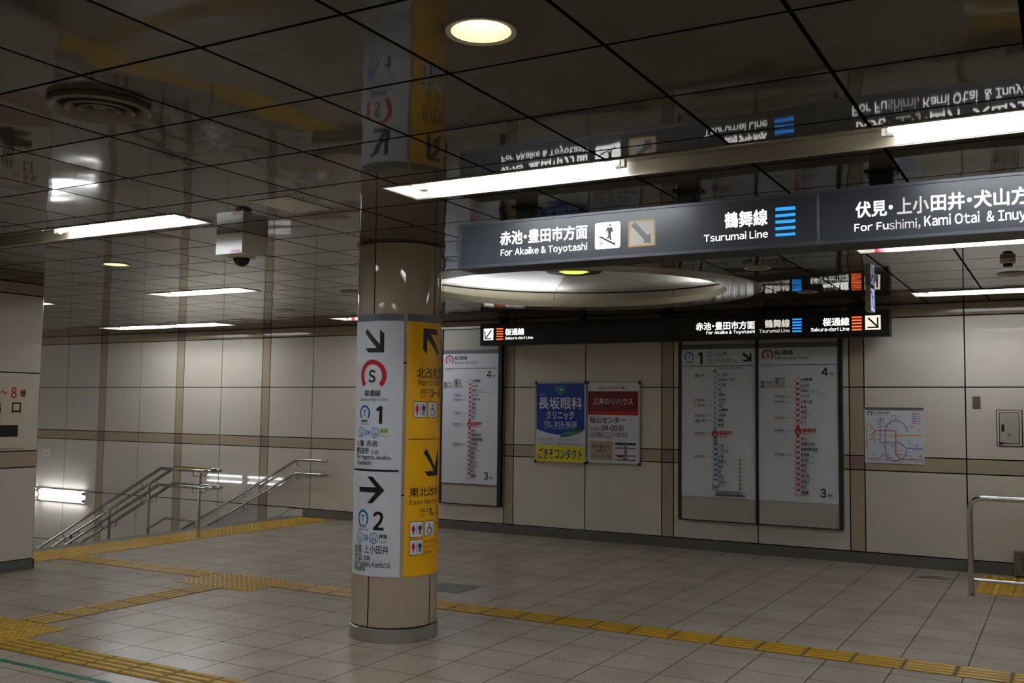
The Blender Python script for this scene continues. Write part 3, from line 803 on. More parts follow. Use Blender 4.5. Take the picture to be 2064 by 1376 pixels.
('C',-3.513,1.9036,-3.4765,1.9388,'w'),
('T','T',-3.4985,1.9242,-3.4909,1.9337,'k'),
('T','02',-3.5038,1.9095,-3.4856,1.9219,'k'),
('T','庄内緑地公園',-3.4622,1.9152,-3.2821,1.9439,'k',0.015),
('T','Shonai Ryokuchi Koen',-3.4622,1.8968,-3.2911,1.9096,'k'),
('C',-3.5171,1.8424,-3.4716,1.8866,'blue'),
('C',-3.5125,1.8468,-3.4761,1.8822,'w'),
('T','T',-3.4981,1.8675,-3.4905,1.877,'k'),
('T','03',-3.5034,1.8527,-3.4852,1.8652,'k'),
('T','庄内通',-3.4618,1.8586,-3.3714,1.8878,'k',0.015),
('T','Shonai-dori',-3.4618,1.8402,-3.3647,1.8534,'k'),
('C',-3.5167,1.785,-3.4712,1.8292,'blue'),
('C',-3.5121,1.7894,-3.4757,1.8248,'w'),
('T','T',-3.4977,1.81,-3.4901,1.8196,'k'),
('T','04',-3.503,1.7953,-3.4848,1.8078,'k'),
('T','浄心',-3.4614,1.8013,-3.4161,1.8307,'k',0.015),
('T','Joshin',-3.4614,1.7829,-3.4056,1.7962,'k'),
('C',-3.5163,1.7275,-3.4708,1.7718,'blue'),
('C',-3.5117,1.732,-3.4753,1.7674,'w'),
('T','T',-3.4973,1.7526,-3.4897,1.7622,'k'),
('T','05',-3.5026,1.7379,-3.4844,1.7505,'k'),
('T','浅間町',-3.461,1.744,-3.3707,1.7736,'k',0.015),
('T','Sengen-cho',-3.461,1.7256,-3.3723,1.7392,'k'),
('C',-3.5159,1.6709,-3.4704,1.7153,'blue'),
('C',-3.5113,1.6753,-3.4749,1.7109,'w'),
('T','T',-3.4969,1.696,-3.4893,1.7056,'k'),
('T','06',-3.5022,1.6813,-3.484,1.6939,'k'),
('T','丸の内',-3.4606,1.6875,-3.3703,1.7173,'k',0.015),
('T','Marunouchi',-3.4606,1.6691,-3.3719,1.6829,'k'),
('C',-3.5154,1.6128,-3.47,1.6573,'blue'),
('C',-3.5109,1.6173,-3.4745,1.6529,'w'),
('T','T',-3.4965,1.638,-3.4889,1.6476,'k'),
('T','07',-3.5018,1.6232,-3.4836,1.6359,'k'),
('T','伏見',-3.4602,1.6295,-3.3999,1.6593,'k',0.015),
('T','Fushimi',-3.4602,1.6112,-3.3963,1.625,'k'),
('C',-3.515,1.5555,-3.4696,1.6001,'blue'),
('C',-3.5105,1.56,-3.4741,1.5956,'w'),
('T','T',-3.496,1.5807,-3.4885,1.5903,'k'),
('T','08',-3.5014,1.566,-3.4832,1.5787,'k'),
('T','大須観音',-3.4598,1.5723,-3.3397,1.6029,'k',0.015),
('T','Osu Kannon',-3.4598,1.554,-3.3712,1.5683,'k'),
('C',-3.5146,1.4968,-3.4692,1.5415,'blue'),
('C',-3.51,1.5013,-3.4737,1.537,'w'),
('T','T',-3.4956,1.522,-3.4881,1.5317,'k'),
('T','09',-3.501,1.5073,-3.4828,1.52,'k'),
('T','上前津',-3.4594,1.5138,-3.3692,1.5442,'k',0.015),
('T','Kamimaezu',-3.4594,1.4954,-3.379,1.5098,'k'),
('C',-3.5142,1.4396,-3.4688,1.4843,'blue'),
('C',-3.5096,1.4441,-3.4733,1.4799,'w'),
('T','T',-3.4952,1.4649,-3.4876,1.4745,'k'),
('T','10',-3.5005,1.4501,-3.4824,1.4629,'k'),
('T','鶴舞',-3.459,1.4567,-3.3988,1.4869,'k',0.015),
('T','Tsurumai',-3.459,1.4384,-3.3869,1.4528,'k'),
('C',-3.5138,1.3817,-3.4684,1.4265,'blue'),
('C',-3.5092,1.3862,-3.4729,1.422,'w'),
('T','T',-3.4948,1.407,-3.4872,1.4166,'k'),
('T','11',-3.5001,1.3922,-3.482,1.405,'k'),
('T','荒畑',-3.4586,1.3989,-3.3984,1.4292,'k',0.015),
('T','Arahata',-3.4587,1.3806,-3.3948,1.395,'k'),
('C',-3.5286,1.2795,-3.4529,1.3544,'blue'),
('C',-3.5225,1.2855,-3.459,1.3484,'red'),
('T','T',-3.4967,1.3227,-3.4846,1.3406,'w'),
('T','12',-3.5074,1.2961,-3.4741,1.3189,'w',0.02),
('T','御器所',-3.4489,1.3048,-3.2993,1.354,'red',0.02),
('T','Gokiso',-3.449,1.2778,-3.359,1.3004,'red',0.01),
('C',-3.5131,1.1505,-3.4678,1.1956,'blue'),
('C',-3.5086,1.155,-3.4723,1.1911,'w'),
('T','T',-3.4942,1.1759,-3.4867,1.1856,'k'),
('T','13',-3.4995,1.1611,-3.4814,1.1741,'k'),
('T','川名',-3.4581,1.1682,-3.398,1.199,'k',0.015),
('T','Kawana',-3.4581,1.1499,-3.4026,1.1647,'k'),
('T','2',-3.5322,1.1572,-3.5208,1.1722,'k'),
('C',-3.5127,1.0921,-3.4674,1.1373,'blue'),
('C',-3.5082,1.0966,-3.4719,1.1328,'w'),
('T','T',-3.4938,1.1175,-3.4863,1.1272,'k'),
('T','14',-3.4991,1.1027,-3.481,1.1157,'k'),
('T','いりなか',-3.4577,1.1099,-3.3379,1.1427,'k',0.015),
('T','Irinaka',-3.4577,1.0917,-3.394,1.1068,'k'),
('T','4',-3.5323,1.0987,-3.5209,1.1137,'k'),
('C',-3.5123,1.0351,-3.467,1.0804,'blue'),
('C',-3.5078,1.0397,-3.4715,1.0759,'w'),
('T','T',-3.4934,1.0606,-3.4858,1.0703,'k'),
('T','15',-3.4987,1.0458,-3.4806,1.0588,'k'),
('T','八事',-3.4573,1.0531,-3.3972,1.0842,'k',0.015),
('T','Yagoto',-3.4573,1.0349,-3.4018,1.0499,'k'),
('T','6',-3.5324,1.0417,-3.521,1.0567,'k'),
('C',-3.5119,0.979,-3.4666,1.0244,'blue'),
('C',-3.5074,0.9835,-3.4711,1.0198,'w'),
('T','T',-3.493,1.0045,-3.4854,1.0142,'k'),
('T','16',-3.4983,0.9897,-3.4802,1.0028,'k'),
('T','塩釜口',-3.4569,0.9971,-3.367,1.0294,'k',0.015),
('T','Shiogama-guchi',-3.4569,0.9789,-3.3358,0.9964,'k'),
('T','8',-3.5325,0.9855,-3.5211,1.0005,'k'),
('C',-3.5115,0.9207,-3.4662,0.9662,'blue'),
('C',-3.5069,0.9253,-3.4707,0.9616,'w'),
('T','T',-3.4926,0.9462,-3.485,0.956,'k'),
('T','17',-3.4979,0.9314,-3.4798,0.9445,'k'),
('T','植田',-3.4565,0.9389,-3.3965,0.9703,'k',0.015),
('T','Ueda',-3.4565,0.9207,-3.4175,0.9353,'k'),
('T','10',-3.5326,0.9272,-3.5212,0.9422,'k'),
('C',-3.5111,0.8625,-3.4658,0.908,'blue'),
('C',-3.5065,0.867,-3.4703,0.9034,'w'),
('T','T',-3.4922,0.888,-3.4846,0.8978,'k'),
('T','18',-3.4975,0.8732,-3.4794,0.8863,'k'),
('T','原',-3.4561,0.8808,-3.426,0.9111,'k',0.015),
('T','Hara',-3.4561,0.8626,-3.4171,0.8773,'k'),
('T','12',-3.5327,0.8688,-3.5213,0.8839,'k'),
('C',-3.5107,0.8042,-3.4654,0.8499,'blue'),
('C',-3.5061,0.8088,-3.4699,0.8453,'w'),
('T','T',-3.4918,0.8298,-3.4842,0.8396,'k'),
('T','19',-3.4971,0.815,-3.479,0.8282,'k'),
('T','平針',-3.4557,0.8227,-3.3958,0.8543,'k',0.015),
('T','Hirabari',-3.4558,0.8045,-3.3839,0.8208,'k'),
('T','14',-3.5328,0.8105,-3.5214,0.8256,'k'),
('C',-3.5208,0.7318,-3.4545,0.7988,'blue'),
('C',-3.5163,0.7363,-3.459,0.7942,'w'),
('T','T',-3.4914,0.7681,-3.4838,0.7778,'k'),
('T','20',-3.4967,0.7533,-3.4786,0.7665,'k'),
('T','赤池',-3.4486,0.7613,-3.3708,0.7939,'k',0.015),
('T','Akaike',-3.4486,0.7432,-3.3932,0.7589,'k'),
('T','15',-3.5329,0.7487,-3.5215,0.7637,'k'),
('RR',-3.7242,1.96,-3.6871,1.9925,'k'),
('RR',-3.7149,1.9674,-3.6963,1.9852,'w'),
('R',-3.7118,1.9748,-3.6994,1.9822,'k'),
('T','名鉄線',-3.6801,1.9732,-3.6156,1.9921,'k',0.02),
('T','Meitetsu Line',-3.6802,1.9583,-3.5972,1.9697,'k'),
('R',-3.6018,1.9779,-3.5346,1.9797,'grey'),
('H',-3.7328,1.6708,-3.6865,1.7126,'red',0.68),
('T','S',-3.7143,1.6843,-3.7035,1.6992,'k'),
('T','桜通線',-3.6827,1.6889,-3.6182,1.7086,'k',0.02),
('T','Sakura-dori Line',-3.6827,1.6741,-3.5999,1.6865,'k'),
('R',-3.6044,1.6946,-3.5313,1.6973,'grey'),
('H',-3.7328,1.6122,-3.6865,1.6541,'orange',0.68),
('T','H',-3.7143,1.6257,-3.7035,1.6406,'k'),
('T','東山線',-3.6827,1.6304,-3.6183,1.6502,'k',0.02),
('T','Higashiyama Line',-3.6827,1.6156,-3.5999,1.6282,'k'),
('R',-3.6045,1.6363,-3.5314,1.6392,'grey'),
('H',-3.7329,1.495,-3.6866,1.5371,'purple',0.68),
('T','M',-3.7144,1.5086,-3.7036,1.5236,'k'),
('T','名城線',-3.6828,1.5135,-3.6184,1.5336,'k',0.02),
('T','Meijo Line',-3.6828,1.4987,-3.6001,1.5117,'k'),
('R',-3.6047,1.5198,-3.5293,1.523,'grey'),
('RR',-3.7206,1.4419,-3.6836,1.4751,'k'),
('RR',-3.7113,1.4495,-3.6928,1.4675,'w'),
('R',-3.7082,1.4569,-3.6959,1.4645,'k'),
('T','JR線',-3.6767,1.456,-3.6123,1.4762,'k',0.02),
('T','JR Line',-3.6767,1.4412,-3.5941,1.4544,'k'),
('R',-3.5986,1.4624,-3.5294,1.4658,'grey'),
('H',-3.7307,1.2931,-3.6845,1.3355,'red',0.68),
('T','S',-3.7122,1.3068,-3.7014,1.3218,'k'),
('T','桜通線',-3.6806,1.312,-3.6163,1.3325,'k',0.02),
('T','Sakura-dori Line',-3.6807,1.2972,-3.5981,1.3109,'k'),
('R',-3.6026,1.3189,-3.5357,1.3226,'grey'),
('H',-3.7308,1.0327,-3.6847,1.0754,'purple',0.68),
('T','M',-3.7123,1.0465,-3.7015,1.0616,'k'),
('T','名城線',-3.6808,1.052,-3.6166,1.0733,'k',0.02),
('T','Meijo Line',-3.6809,1.0373,-3.5984,1.0519,'k'),
('R',-3.6029,1.0598,-3.5452,1.064,'grey'),
('RR',-3.505,0.71,-3.4689,0.7299,'green'),
('L',[(-3.5216,0.7492),(-3.5216,0.6925),(-3.454,0.6929),(-3.4538,0.7524)],'grey',0.006),
('L',[(-3.49,0.6926),(-3.484,0.6747),(-3.224,0.6757),(-3.2093,0.6851),(-3.208,1.03)],'grey',0.007),
('T','名鉄豊田線豊田市駅まで直通運転',-3.4916,0.6345,-3.1785,0.6723,'k'),
('R',-3.4902,0.6237,-3.1472,0.6447,'grey'),
('RR',-3.2213,1.0208,-3.1948,1.0391,'green'),
('T','豊田市',-3.1904,1.0248,-3.142,1.0395,'k',0.01),
('RR',-3.2215,0.9762,-3.1949,0.9945,'green'),
('T','梅坪',-3.1906,0.9802,-3.1583,0.9944,'k',0.01),
('RR',-3.2216,0.9309,-3.1951,0.9492,'green'),
('T','上豊田',-3.1907,0.935,-3.1424,0.9498,'k',0.01),
('RR',-3.2218,0.8863,-3.1953,0.9046,'green'),
('T','浄水',-3.1909,0.8904,-3.1586,0.9047,'k',0.01),
('RR',-3.2219,0.8424,-3.1954,0.8608,'green'),
('T','三好ケ丘',-3.1911,0.8466,-3.1267,0.8623,'k',0.01),
('RR',-3.2221,0.7964,-3.1956,0.8148,'green'),
('T','黒笹',-3.1912,0.8007,-3.159,0.8151,'k',0.01),
('RR',-3.2222,0.7512,-3.1958,0.7696,'green'),
('T','米野木',-3.1914,0.7555,-3.1431,0.7707,'k',0.01),
('RR',-3.2224,0.7067,-3.1959,0.7252,'green'),
('T','日進',-3.1916,0.7111,-3.1593,0.7256,'k',0.01),
],
'ad1':[
('R',-5.7876,0.9218,-5.1399,1.8925,'w'),
('P',[(-5.799,1.8922),(-5.7923,1.3244),(-5.7383,1.3053),(-5.6756,1.2875),(-5.6132,1.2743),(-5.5512,1.2658),(-5.4896,1.2619),(-5.4284,1.2626),(-5.3674,1.2678),(-5.3068,1.2775),(-5.2466,1.2916),(-5.1866,1.3102),(-5.1355,1.3297),(-5.1399,1.8942)],'bluead'),
('R',-5.7951,0.9248,-5.1356,1.1225,'yellow'),
('P',[(-5.5473,1.862),(-5.5076,1.862),(-5.5075,1.8521),(-5.4709,1.8685),(-5.4249,1.8602),(-5.4017,1.8315),(-5.3923,1.7946),(-5.4078,1.7946),(-5.4227,1.8192),(-5.443,1.8356),(-5.4706,1.8397),(-5.5027,1.8315),(-5.5209,1.8108),(-5.5254,1.7927),(-5.5421,1.7984)],'teal'),
('C',-5.513,1.7532,-5.4219,1.8356,'greenl'),
('C',-5.4993,1.7656,-5.4355,1.8208,'green2'),
('C',-5.4628,1.8002,-5.4374,1.8274,'w'),
('T','医療法人',-5.7576,1.7357,-5.6503,1.761,'greya'),
('T','長坂眼科',-5.7698,1.5736,-5.1681,1.7219,'w',0.012),
('T','クリニック',-5.6561,1.4468,-5.2811,1.5543,'w',0.02),
('T','TEL 859-1838',-5.6925,1.3594,-5.2411,1.4224,'w',0.012),
('T','http://www.nagasakaec.com/',-5.692,1.3182,-5.2406,1.3624,'greya'),
('P',[(-5.1536,1.3208),(-5.1555,1.3133),(-5.1651,1.3041),(-5.1818,1.2938),(-5.2048,1.2829),(-5.2331,1.2718),(-5.2653,1.2613),(-5.2996,1.2517),(-5.3346,1.2435),(-5.3683,1.2373),(-5.3991,1.2333),(-5.4253,1.2316),(-5.4458,1.2325),(-5.4594,1.2359),(-5.4653,1.2415),(-5.4634,1.2492),(-5.4536,1.2584),(-5.4365,1.2689),(-5.413,1.2799),(-5.3843,1.291),(-5.3519,1.3016),(-5.3174,1.3112),(-5.2825,1.3192),(-5.249,1.3253),(-5.2186,1.3292),(-5.1927,1.3308),(-5.1726,1.3298),(-5.1594,1.3264)],'green2'),
('T','白内障日帰り手術',-5.4192,1.261,-5.1979,1.3017,'greya'),
('T','④番出口直進、1つ目の信号を右折',-5.7718,1.18,-5.2215,1.2219,'greyd'),
('T','②番出口左へ、昭和消防署左折100m',-5.7712,1.1271,-5.1699,1.1683,'greyd'),
('T','ごきそコンタクト',-5.7674,0.9613,-5.1667,1.095,'bluead',0.02),
],
'ad2':[
('R',-5.0905,0.9246,-4.4354,1.8895,'w'),
('TP','住まいの|',-4.9484,1.818,-4.7823,1.8558,'k',0.01),
('T','売却',-4.7717,1.8198,-4.6888,1.8541,'redd',0.015),
('C',-4.68,1.8318,-4.6698,1.8437,'k'),
('T','購入',-4.661,1.8199,-4.5797,1.854,'redd',0.015),
('R',-5.0968,1.5104,-4.4375,1.7964,'maroon'),
('R',-5.0968,1.5104,-4.4367,1.5562,'redd'),
('T','三井のリハウス',-5.0222,1.6323,-4.5067,1.7156,'w',0.004),
('T','桜山センター',-5.0649,1.4101,-4.5994,1.4934,'k',0.015),
('T','フリーコール',-5.0602,1.3755,-4.9473,1.3921,'k'),
('T','0120',-5.0643,1.3231,-4.9471,1.3632,'maroon',0.015),
('T','-34-0031',-4.938,1.3194,-4.6263,1.3877,'maroon',0.02),
('T','三井不動産リアルティ株式会社',-5.0637,1.2507,-4.573,1.3074,'k',0.005),
('T','宅地建物取引業 国土交通大臣 不動産流通経営協会会員',-5.0636,1.2346,-4.7702,1.2554,'k'),
('R',-5.0616,0.9642,-4.7595,1.1969,'beige'),
('T','当駅 4番出入口',-5.0405,1.1076,-4.7826,1.1558,'k',0.01),
('T','徒歩8分',-4.9828,1.0589,-4.8388,1.1033,'k',0.01),
('T','4番出入口を南に直進',-5.0415,0.9985,-4.7863,1.0406,'k'),
('R',-4.7308,1.158,-4.4665,1.1827,'k'),
('R',-4.7306,1.1121,-4.4663,1.1279,'greyd'),
('R',-4.7301,1.025,-4.4659,1.0417,'greyd'),
('R',-4.7298,0.9713,-4.4657,0.9885,'greyd'),
('R',-4.6098,0.9724,-4.581,1.1914,'greyd'),
('R',-4.7042,1.0101,-4.6229,1.0341,'maroon'),
('C',-4.6295,0.9906,-4.6142,1.0069,'maroon'),
('T','御器所',-4.7006,1.1383,-4.632,1.1561,'k'),
('T','桜山駅',-4.5717,1.0146,-4.5293,1.0318,'k'),
],
'network':[
('R',-1.8886,1.0398,-1.3008,1.6313,'w'),
('R',-1.8821,1.605,-1.3034,1.6327,'grey'),
('H',-1.8568,1.5474,-1.8064,1.5931,'k',0.68),
('T','地下鉄案内図',-1.8009,1.5647,-1.6403,1.5903,'k',0.015),
('T','Subway Network',-1.8002,1.5462,-1.6608,1.5595,'k',0.01),
('L',[(-1.8653,1.2131),(-1.8626,1.4452),(-1.8331,1.4458),(-1.7885,1.3899),(-1.7441,1.3414),(-1.3301,1.3464)],'orange',0.008),
('L',[(-1.5742,1.5559),(-1.5749,1.4997)],'pink',0.007),
('L',[(-1.8553,1.0953),(-1.7426,1.0992),(-1.6884,1.1479)],'purplel',0.007),
('L',[(-1.7282,1.535),(-1.7315,1.2758),(-1.7182,1.2644),(-1.5361,1.267),(-1.4755,1.2129),(-1.3149,1.2108)],'blue',0.008),
('L',[(-1.4687,1.385),(-1.4697,1.4025),(-1.4733,1.4194),(-1.4794,1.4355),(-1.4878,1.4503),(-1.4984,1.4635),(-1.5108,1.4747),(-1.5248,1.4836),(-1.5401,1.4901),(-1.5562,1.4939),(-1.5728,1.4951),(-1.5894,1.4934),(-1.6057,1.489),(-1.6212,1.482),(-1.6356,1.4725),(-1.6485,1.4608),(-1.6596,1.4471),(-1.6686,1.4319),(-1.6752,1.4154),(-1.6794,1.3981),(-1.6809,1.3804),(-1.6823,1.1727),(-1.6786,1.1557),(-1.6723,1.1396),(-1.6638,1.1248),(-1.6531,1.1118),(-1.6405,1.1008),(-1.6264,1.0921),(-1.611,1.0859),(-1.5949,1.0824),(-1.5783,1.0816),(-1.5617,1.0836),(-1.5455,1.0883),(-1.5301,1.0955),(-1.5159,1.1052),(-1.5032,1.117),(-1.4923,1.1306),(-1.4835,1.1458),(-1.4769,1.1622),(-1.4728,1.1793),(-1.4713,1.1968)],'purple',0.008),
('L',[(-1.8253,1.3347),(-1.775,1.3878),(-1.5874,1.3918),(-1.5744,1.3734),(-1.5774,1.1492),(-1.5297,1.095),(-1.3166,1.0979)],'red',0.008),
('L',[(-1.7865,1.3687),(-1.7882,1.2342)],'grey',0.005),
('T','御器所',-1.6185,1.2226,-1.5872,1.2422,'red',0.02),
('R',-1.4178,1.5841,-1.372,1.593,'orange'),
('T','東山線',-1.3691,1.5833,-1.3377,1.5948,'k'),
('R',-1.4181,1.5618,-1.3723,1.5707,'purple'),
('T','名城線',-1.3694,1.561,-1.338,1.5726,'k'),
('R',-1.4185,1.5376,-1.3726,1.5466,'purplel'),
('T','名港線',-1.3697,1.5369,-1.3384,1.5485,'k'),
('R',-1.4188,1.5129,-1.373,1.522,'blue'),
('T','鶴舞線',-1.3701,1.5123,-1.3387,1.5239,'k'),
('R',-1.4192,1.4887,-1.3733,1.4979,'red'),
('T','桜通線',-1.3704,1.4882,-1.3391,1.4998,'k'),
('R',-1.4195,1.4646,-1.3737,1.4737,'pink'),
('T','上飯田線',-1.3708,1.4641,-1.3291,1.4759,'k'),
('H',-1.7154,1.4889,-1.6881,1.5167,'blue',0.65),
('T','T',-1.7054,1.4976,-1.6981,1.509,'k'),
('H',-1.8327,1.2858,-1.8052,1.3139,'red',0.65),
('T','S',-1.8226,1.2946,-1.8153,1.3061,'k'),
('H',-1.431,1.4221,-1.4045,1.4495,'purple',0.65),
('T','M',-1.4213,1.4306,-1.4142,1.4419,'k'),
('H',-1.3881,1.2284,-1.3617,1.256,'blue',0.65),
('T','T',-1.3784,1.2371,-1.3713,1.2483,'k'),
('H',-1.3508,1.1151,-1.3245,1.1428,'red',0.65),
('T','S',-1.3412,1.1238,-1.3341,1.1351,'k'),
('H',-1.3664,1.3826,-1.34,1.41,'orange',0.65),
('T','H',-1.3567,1.3912,-1.3496,1.4024,'k'),
('H',-1.8792,1.1876,-1.8517,1.2158,'orange',0.65),
('T','H',-1.8691,1.1964,-1.8617,1.208,'k'),
('H',-1.8044,1.1192,-1.7771,1.1474,'purplel',0.65),
('T','E',-1.7944,1.128,-1.7871,1.1395,'k'),
('H',-1.6781,1.0748,-1.6511,1.1029,'purple',0.65),
('T','M',-1.6682,1.0835,-1.661,1.095,'k'),
('H',-1.6157,1.5309,-1.5887,1.5585,'pink',0.65),
('T','K',-1.6059,1.5395,-1.5986,1.5509,'k'),
('T','上小田井',-1.7758,1.5092,-1.7415,1.5201,'k',0.02),
('T','庄内緑地公園',-1.7919,1.4886,-1.7404,1.4999,'k',0.02),
('T','庄内通',-1.765,1.4678,-1.7393,1.4786,'k',0.02),
('T','浄心',-1.7563,1.4491,-1.7391,1.4598,'k',0.02),
('T','浅間町',-1.7656,1.4262,-1.7398,1.4371,'k',0.02),
('T','名古屋城',-1.7161,1.431,-1.6819,1.442,'k',0.02),
('T','市役所',-1.6979,1.4549,-1.6723,1.4657,'k',0.02),
('T','平安通',-1.5637,1.5088,-1.5384,1.5195,'k',0.02),
('T','大曽根',-1.4724,1.431,-1.4473,1.4417,'k',0.02),
('T','ナゴヤドーム',-1.4597,1.401,-1.4098,1.4123,'k',0.02),
('T','砂田橋',-1.46,1.3764,-1.435,1.3871,'k',0.02),
('T','茶屋ヶ坂',-1.4613,1.2871,-1.428,1.2982,'k',0.02),
('T','本山',-1.4564,1.3244,-1.4397,1.335,'k',0.02),
('T','名古屋大学',-1.4573,1.2594,-1.4157,1.2707,'k',0.02),
('T','八事日赤',-1.46,1.2245,-1.4267,1.2357,'k',0.02),
('T','総合リハ',-1.463,1.1641,-1.4297,1.1754,'k',0.02),
('T','瑞穂運動場東',-1.4701,1.13,-1.4202,1.1419,'k',0.02),
('T','新瑞橋',-1.5256,1.0738,-1.5004,1.0849,'k',0.02),
('T','妙音通',-1.5609,1.0632,-1.5357,1.0743,'k',0.02),
('T','堀田',-1.5984,1.0618,-1.5815,1.0727,'k',0.02),
('T','熱田神宮伝馬町',-1.6493,1.0693,-1.5902,1.0817,'k',0.02),
('T','熱田神宮西',-1.6399,1.107,-1.5977,1.1187,'k',0.02),
('T','西高蔵',-1.664,1.1366,-1.6385,1.1477,'k',0.02),
('T','金山',-1.7219,1.1464,-1.7048,1.1572,'k',0.02),
('T','東別院',-1.67,1.1879,-1.6445,1.199,'k',0.02),
('T','上前津',-1.7163,1.2358,-1.6907,1.2468,'k',0.02),
('T','大須観音',-1.7672,1.2956,-1.7329,1.3068,'k',0.02),
('T','伏見',-1.7197,1.3217,-1.7025,1.3325,'k',0.02),
('T','栄',-1.6722,1.3661,-1.6636,1.3766,'k',0.02),
('T','新栄町',-1.6282,1.3239,-1.6028,1.3348,'k',0.02),
('T','千種',-1.5486,1.3245,-1.5317,1.3351,'k',0.02),
('T','今池',-1.5657,1.3591,-1.5488,1.3697,'k',0.02),
('T','池下',-1.5221,1.3251,-1.5053,1.3358,'k',0.02),
('T','星ヶ丘',-1.4341,1.3551,-1.4092,1.3659,'k',0.02),
('T','一社',-1.3993,1.3559,-1.3826,1.3665,'k',0.02),
('T','上社',-1.3776,1.3564,-1.3609,1.367,'k',0.02),
('T','本郷',-1.3343,1.3574,-1.3177,1.368,'k',0.02),
('T','藤が丘',-1.3563,1.3269,-1.3315,1.3376,'k',0.02),
('T','久屋大通',-1.6672,1.4037,-1.6333,1.4147,'k',0.02),
('T','高岳',-1.6228,1.4023,-1.6057,1.413,'k',0.02),
('T','車道',-1.5654,1.3825,-1.5485,1.3931,'k',0.02),
('T','吹上',-1.5665,1.303,-1.5496,1.3137,'k',0.02),
('T','御器所',-1.5646,1.2774,-1.5394,1.2883,'k',0.02),
('T','桜山',-1.5676,1.2213,-1.5507,1.2321,'k',0.02),
('T','瑞穂区役所',-1.5659,1.1818,-1.5239,1.1933,'k',0.02),
('T','瑞穂運動場西',-1.5643,1.1408,-1.514,1.1527,'k',0.02),
('T','いりなか',-1.5364,1.2479,-1.5028,1.259,'k',0.02),
('T','川名',-1.5496,1.2452,-1.5328,1.2559,'k',0.02),
('T','鶴舞',-1.647,1.2448,-1.63,1.2555,'k',0.02),
('T','荒畑',-1.6204,1.2455,-1.6034,1.2563,'k',0.02),
('T','塩釜口',-1.4147,1.1911,-1.3898,1.202,'k',0.02),
('T','植田',-1.3886,1.1919,-1.372,1.2026,'k',0.02),
('T','原',-1.3627,1.1904,-1.3543,1.2008,'k',0.02),
('T','平針',-1.3453,1.1932,-1.3288,1.2039,'k',0.02),
('T','赤池',-1.3544,1.1676,-1.3378,1.1783,'k',0.02),
('T','鶴里',-1.4595,1.104,-1.4428,1.1147,'k',0.02),
('T','野並',-1.4333,1.1049,-1.4167,1.1156,'k',0.02),
('T','鳴子北',-1.4094,1.1057,-1.3845,1.1167,'k',0.02),
('T','相生山',-1.3904,1.0718,-1.3655,1.0828,'k',0.02),
('T','神沢',-1.3557,1.073,-1.3392,1.0838,'k',0.02),
('T','徳重',-1.332,1.0739,-1.3155,1.0846,'k',0.02),
('T','高畑',-1.8561,1.2223,-1.8388,1.2332,'k',0.02),
('T','八田',-1.8555,1.2744,-1.8381,1.2852,'k',0.02),
('T','岩塚',-1.8549,1.3264,-1.8375,1.3373,'k',0.02),
('T','中村公園',-1.8543,1.3762,-1.8197,1.3873,'k',0.02),
('T','本陣',-1.8129,1.4315,-1.7956,1.4422,'k',0.02),
('T','亀島',-1.829,1.4075,-1.8117,1.4183,'k',0.02),
('T','太閤通',-1.8255,1.321,-1.7996,1.332,'k',0.02),
('T','名古屋港',-1.8239,1.0747,-1.7895,1.0863,'k',0.02),
('T','築地口',-1.7834,1.0738,-1.7576,1.085,'k',0.02),
('T','港区役所',-1.7451,1.0822,-1.7109,1.0937,'k',0.02),
('T','日比野',-1.6977,1.1143,-1.6721,1.1255,'k',0.02),
('T','六番町',-1.7264,1.1462,-1.7007,1.1574,'k',0.02),
('T','上飯田',-1.5633,1.5392,-1.538,1.5499,'k',0.02),
('T','志賀本通',-1.6304,1.5007,-1.5965,1.5115,'k',0.02),
('T','黒川',-1.6354,1.456,-1.6184,1.4666,'k',0.02),
('T','名城公園',-1.6937,1.4291,-1.6596,1.4401,'k',0.02),
],
'psign':[
('T','~',5.6967,1.6513,5.7614,1.6821,'red',0.02),
('T','8',5.8006,1.6162,5.8566,1.7162,'red',0.03),
('T','番',5.8894,1.6273,5.9547,1.6953,'k',0.02),
('T','口',5.8141,1.4733,5.9083,1.5745,'k',0.03),
('R',5.6638,1.2529,5.8759,1.3618,'k'),
],
}
# ------------------------------------------------------------------ room shell
DOME = (-4.155, 8.60); DR = 1.774
DL = [(-1.528, 2.505), (-6.78, 5.425)]           # warm downlights
LA = [ # lamps in view: x0, x1, y0, y1, label
 (-3.08, -1.86, 4.10, 4.41, 'long bright ceiling light with bare tube ends, above the left hanging sign panel'),
 (-.62, .66, 4.10, 4.41, 'bright ceiling light in the same row, running out of the upper right corner'),
 (-6.0, -4.65, 4.12, 4.41, 'wide bright ceiling light just left of the white camera box'),
 (-8.26, -7.0, 7.01, 7.30, 'narrow ceiling light below the camera box, first one short of the stairs'),
 (-1.27, .01, 7.16, 7.33, 'thin red tagged ceiling light showing under the right hanging sign panel'),
 (-1.27, .01, 9.94, 10.29, 'ceiling light beside the far wall at the right, beyond the red tagged one'),
 (-12.68, -11.50, 9.90, 10.29, 'left one of two end to end ceiling lights over the stairs'),
 (-11.46, -10.28, 9.90, 10.29, 'right one of two end to end ceiling lights over the stairs'),
 (-8.30, -7.10, 9.96, 10.29, 'short stretch of ceiling light showing just left of the column, with a red tag'),
 (-11.34, -10.12, 7.01, 7.30, 'tip of a ceiling light peeping out from behind the left wall corner'),
]
LB = [(x, x+1.22, y, y+.29) for y in (1.22, -1.66, -4.54) for x in (-5.86, -3.02, -.62, 2.0)] + [(2.0, 3.22, 4.10, 4.41), (2.0, 3.22, 9.94, 10.29)]
DEPTH = .095
COVERS = [(-1.86, -.62, 4.10, 4.41), (-8.63, -6.0, 4.12, 4.41), (.66, 2.0, 4.10, 4.41)]   # covered stretches of the same channel
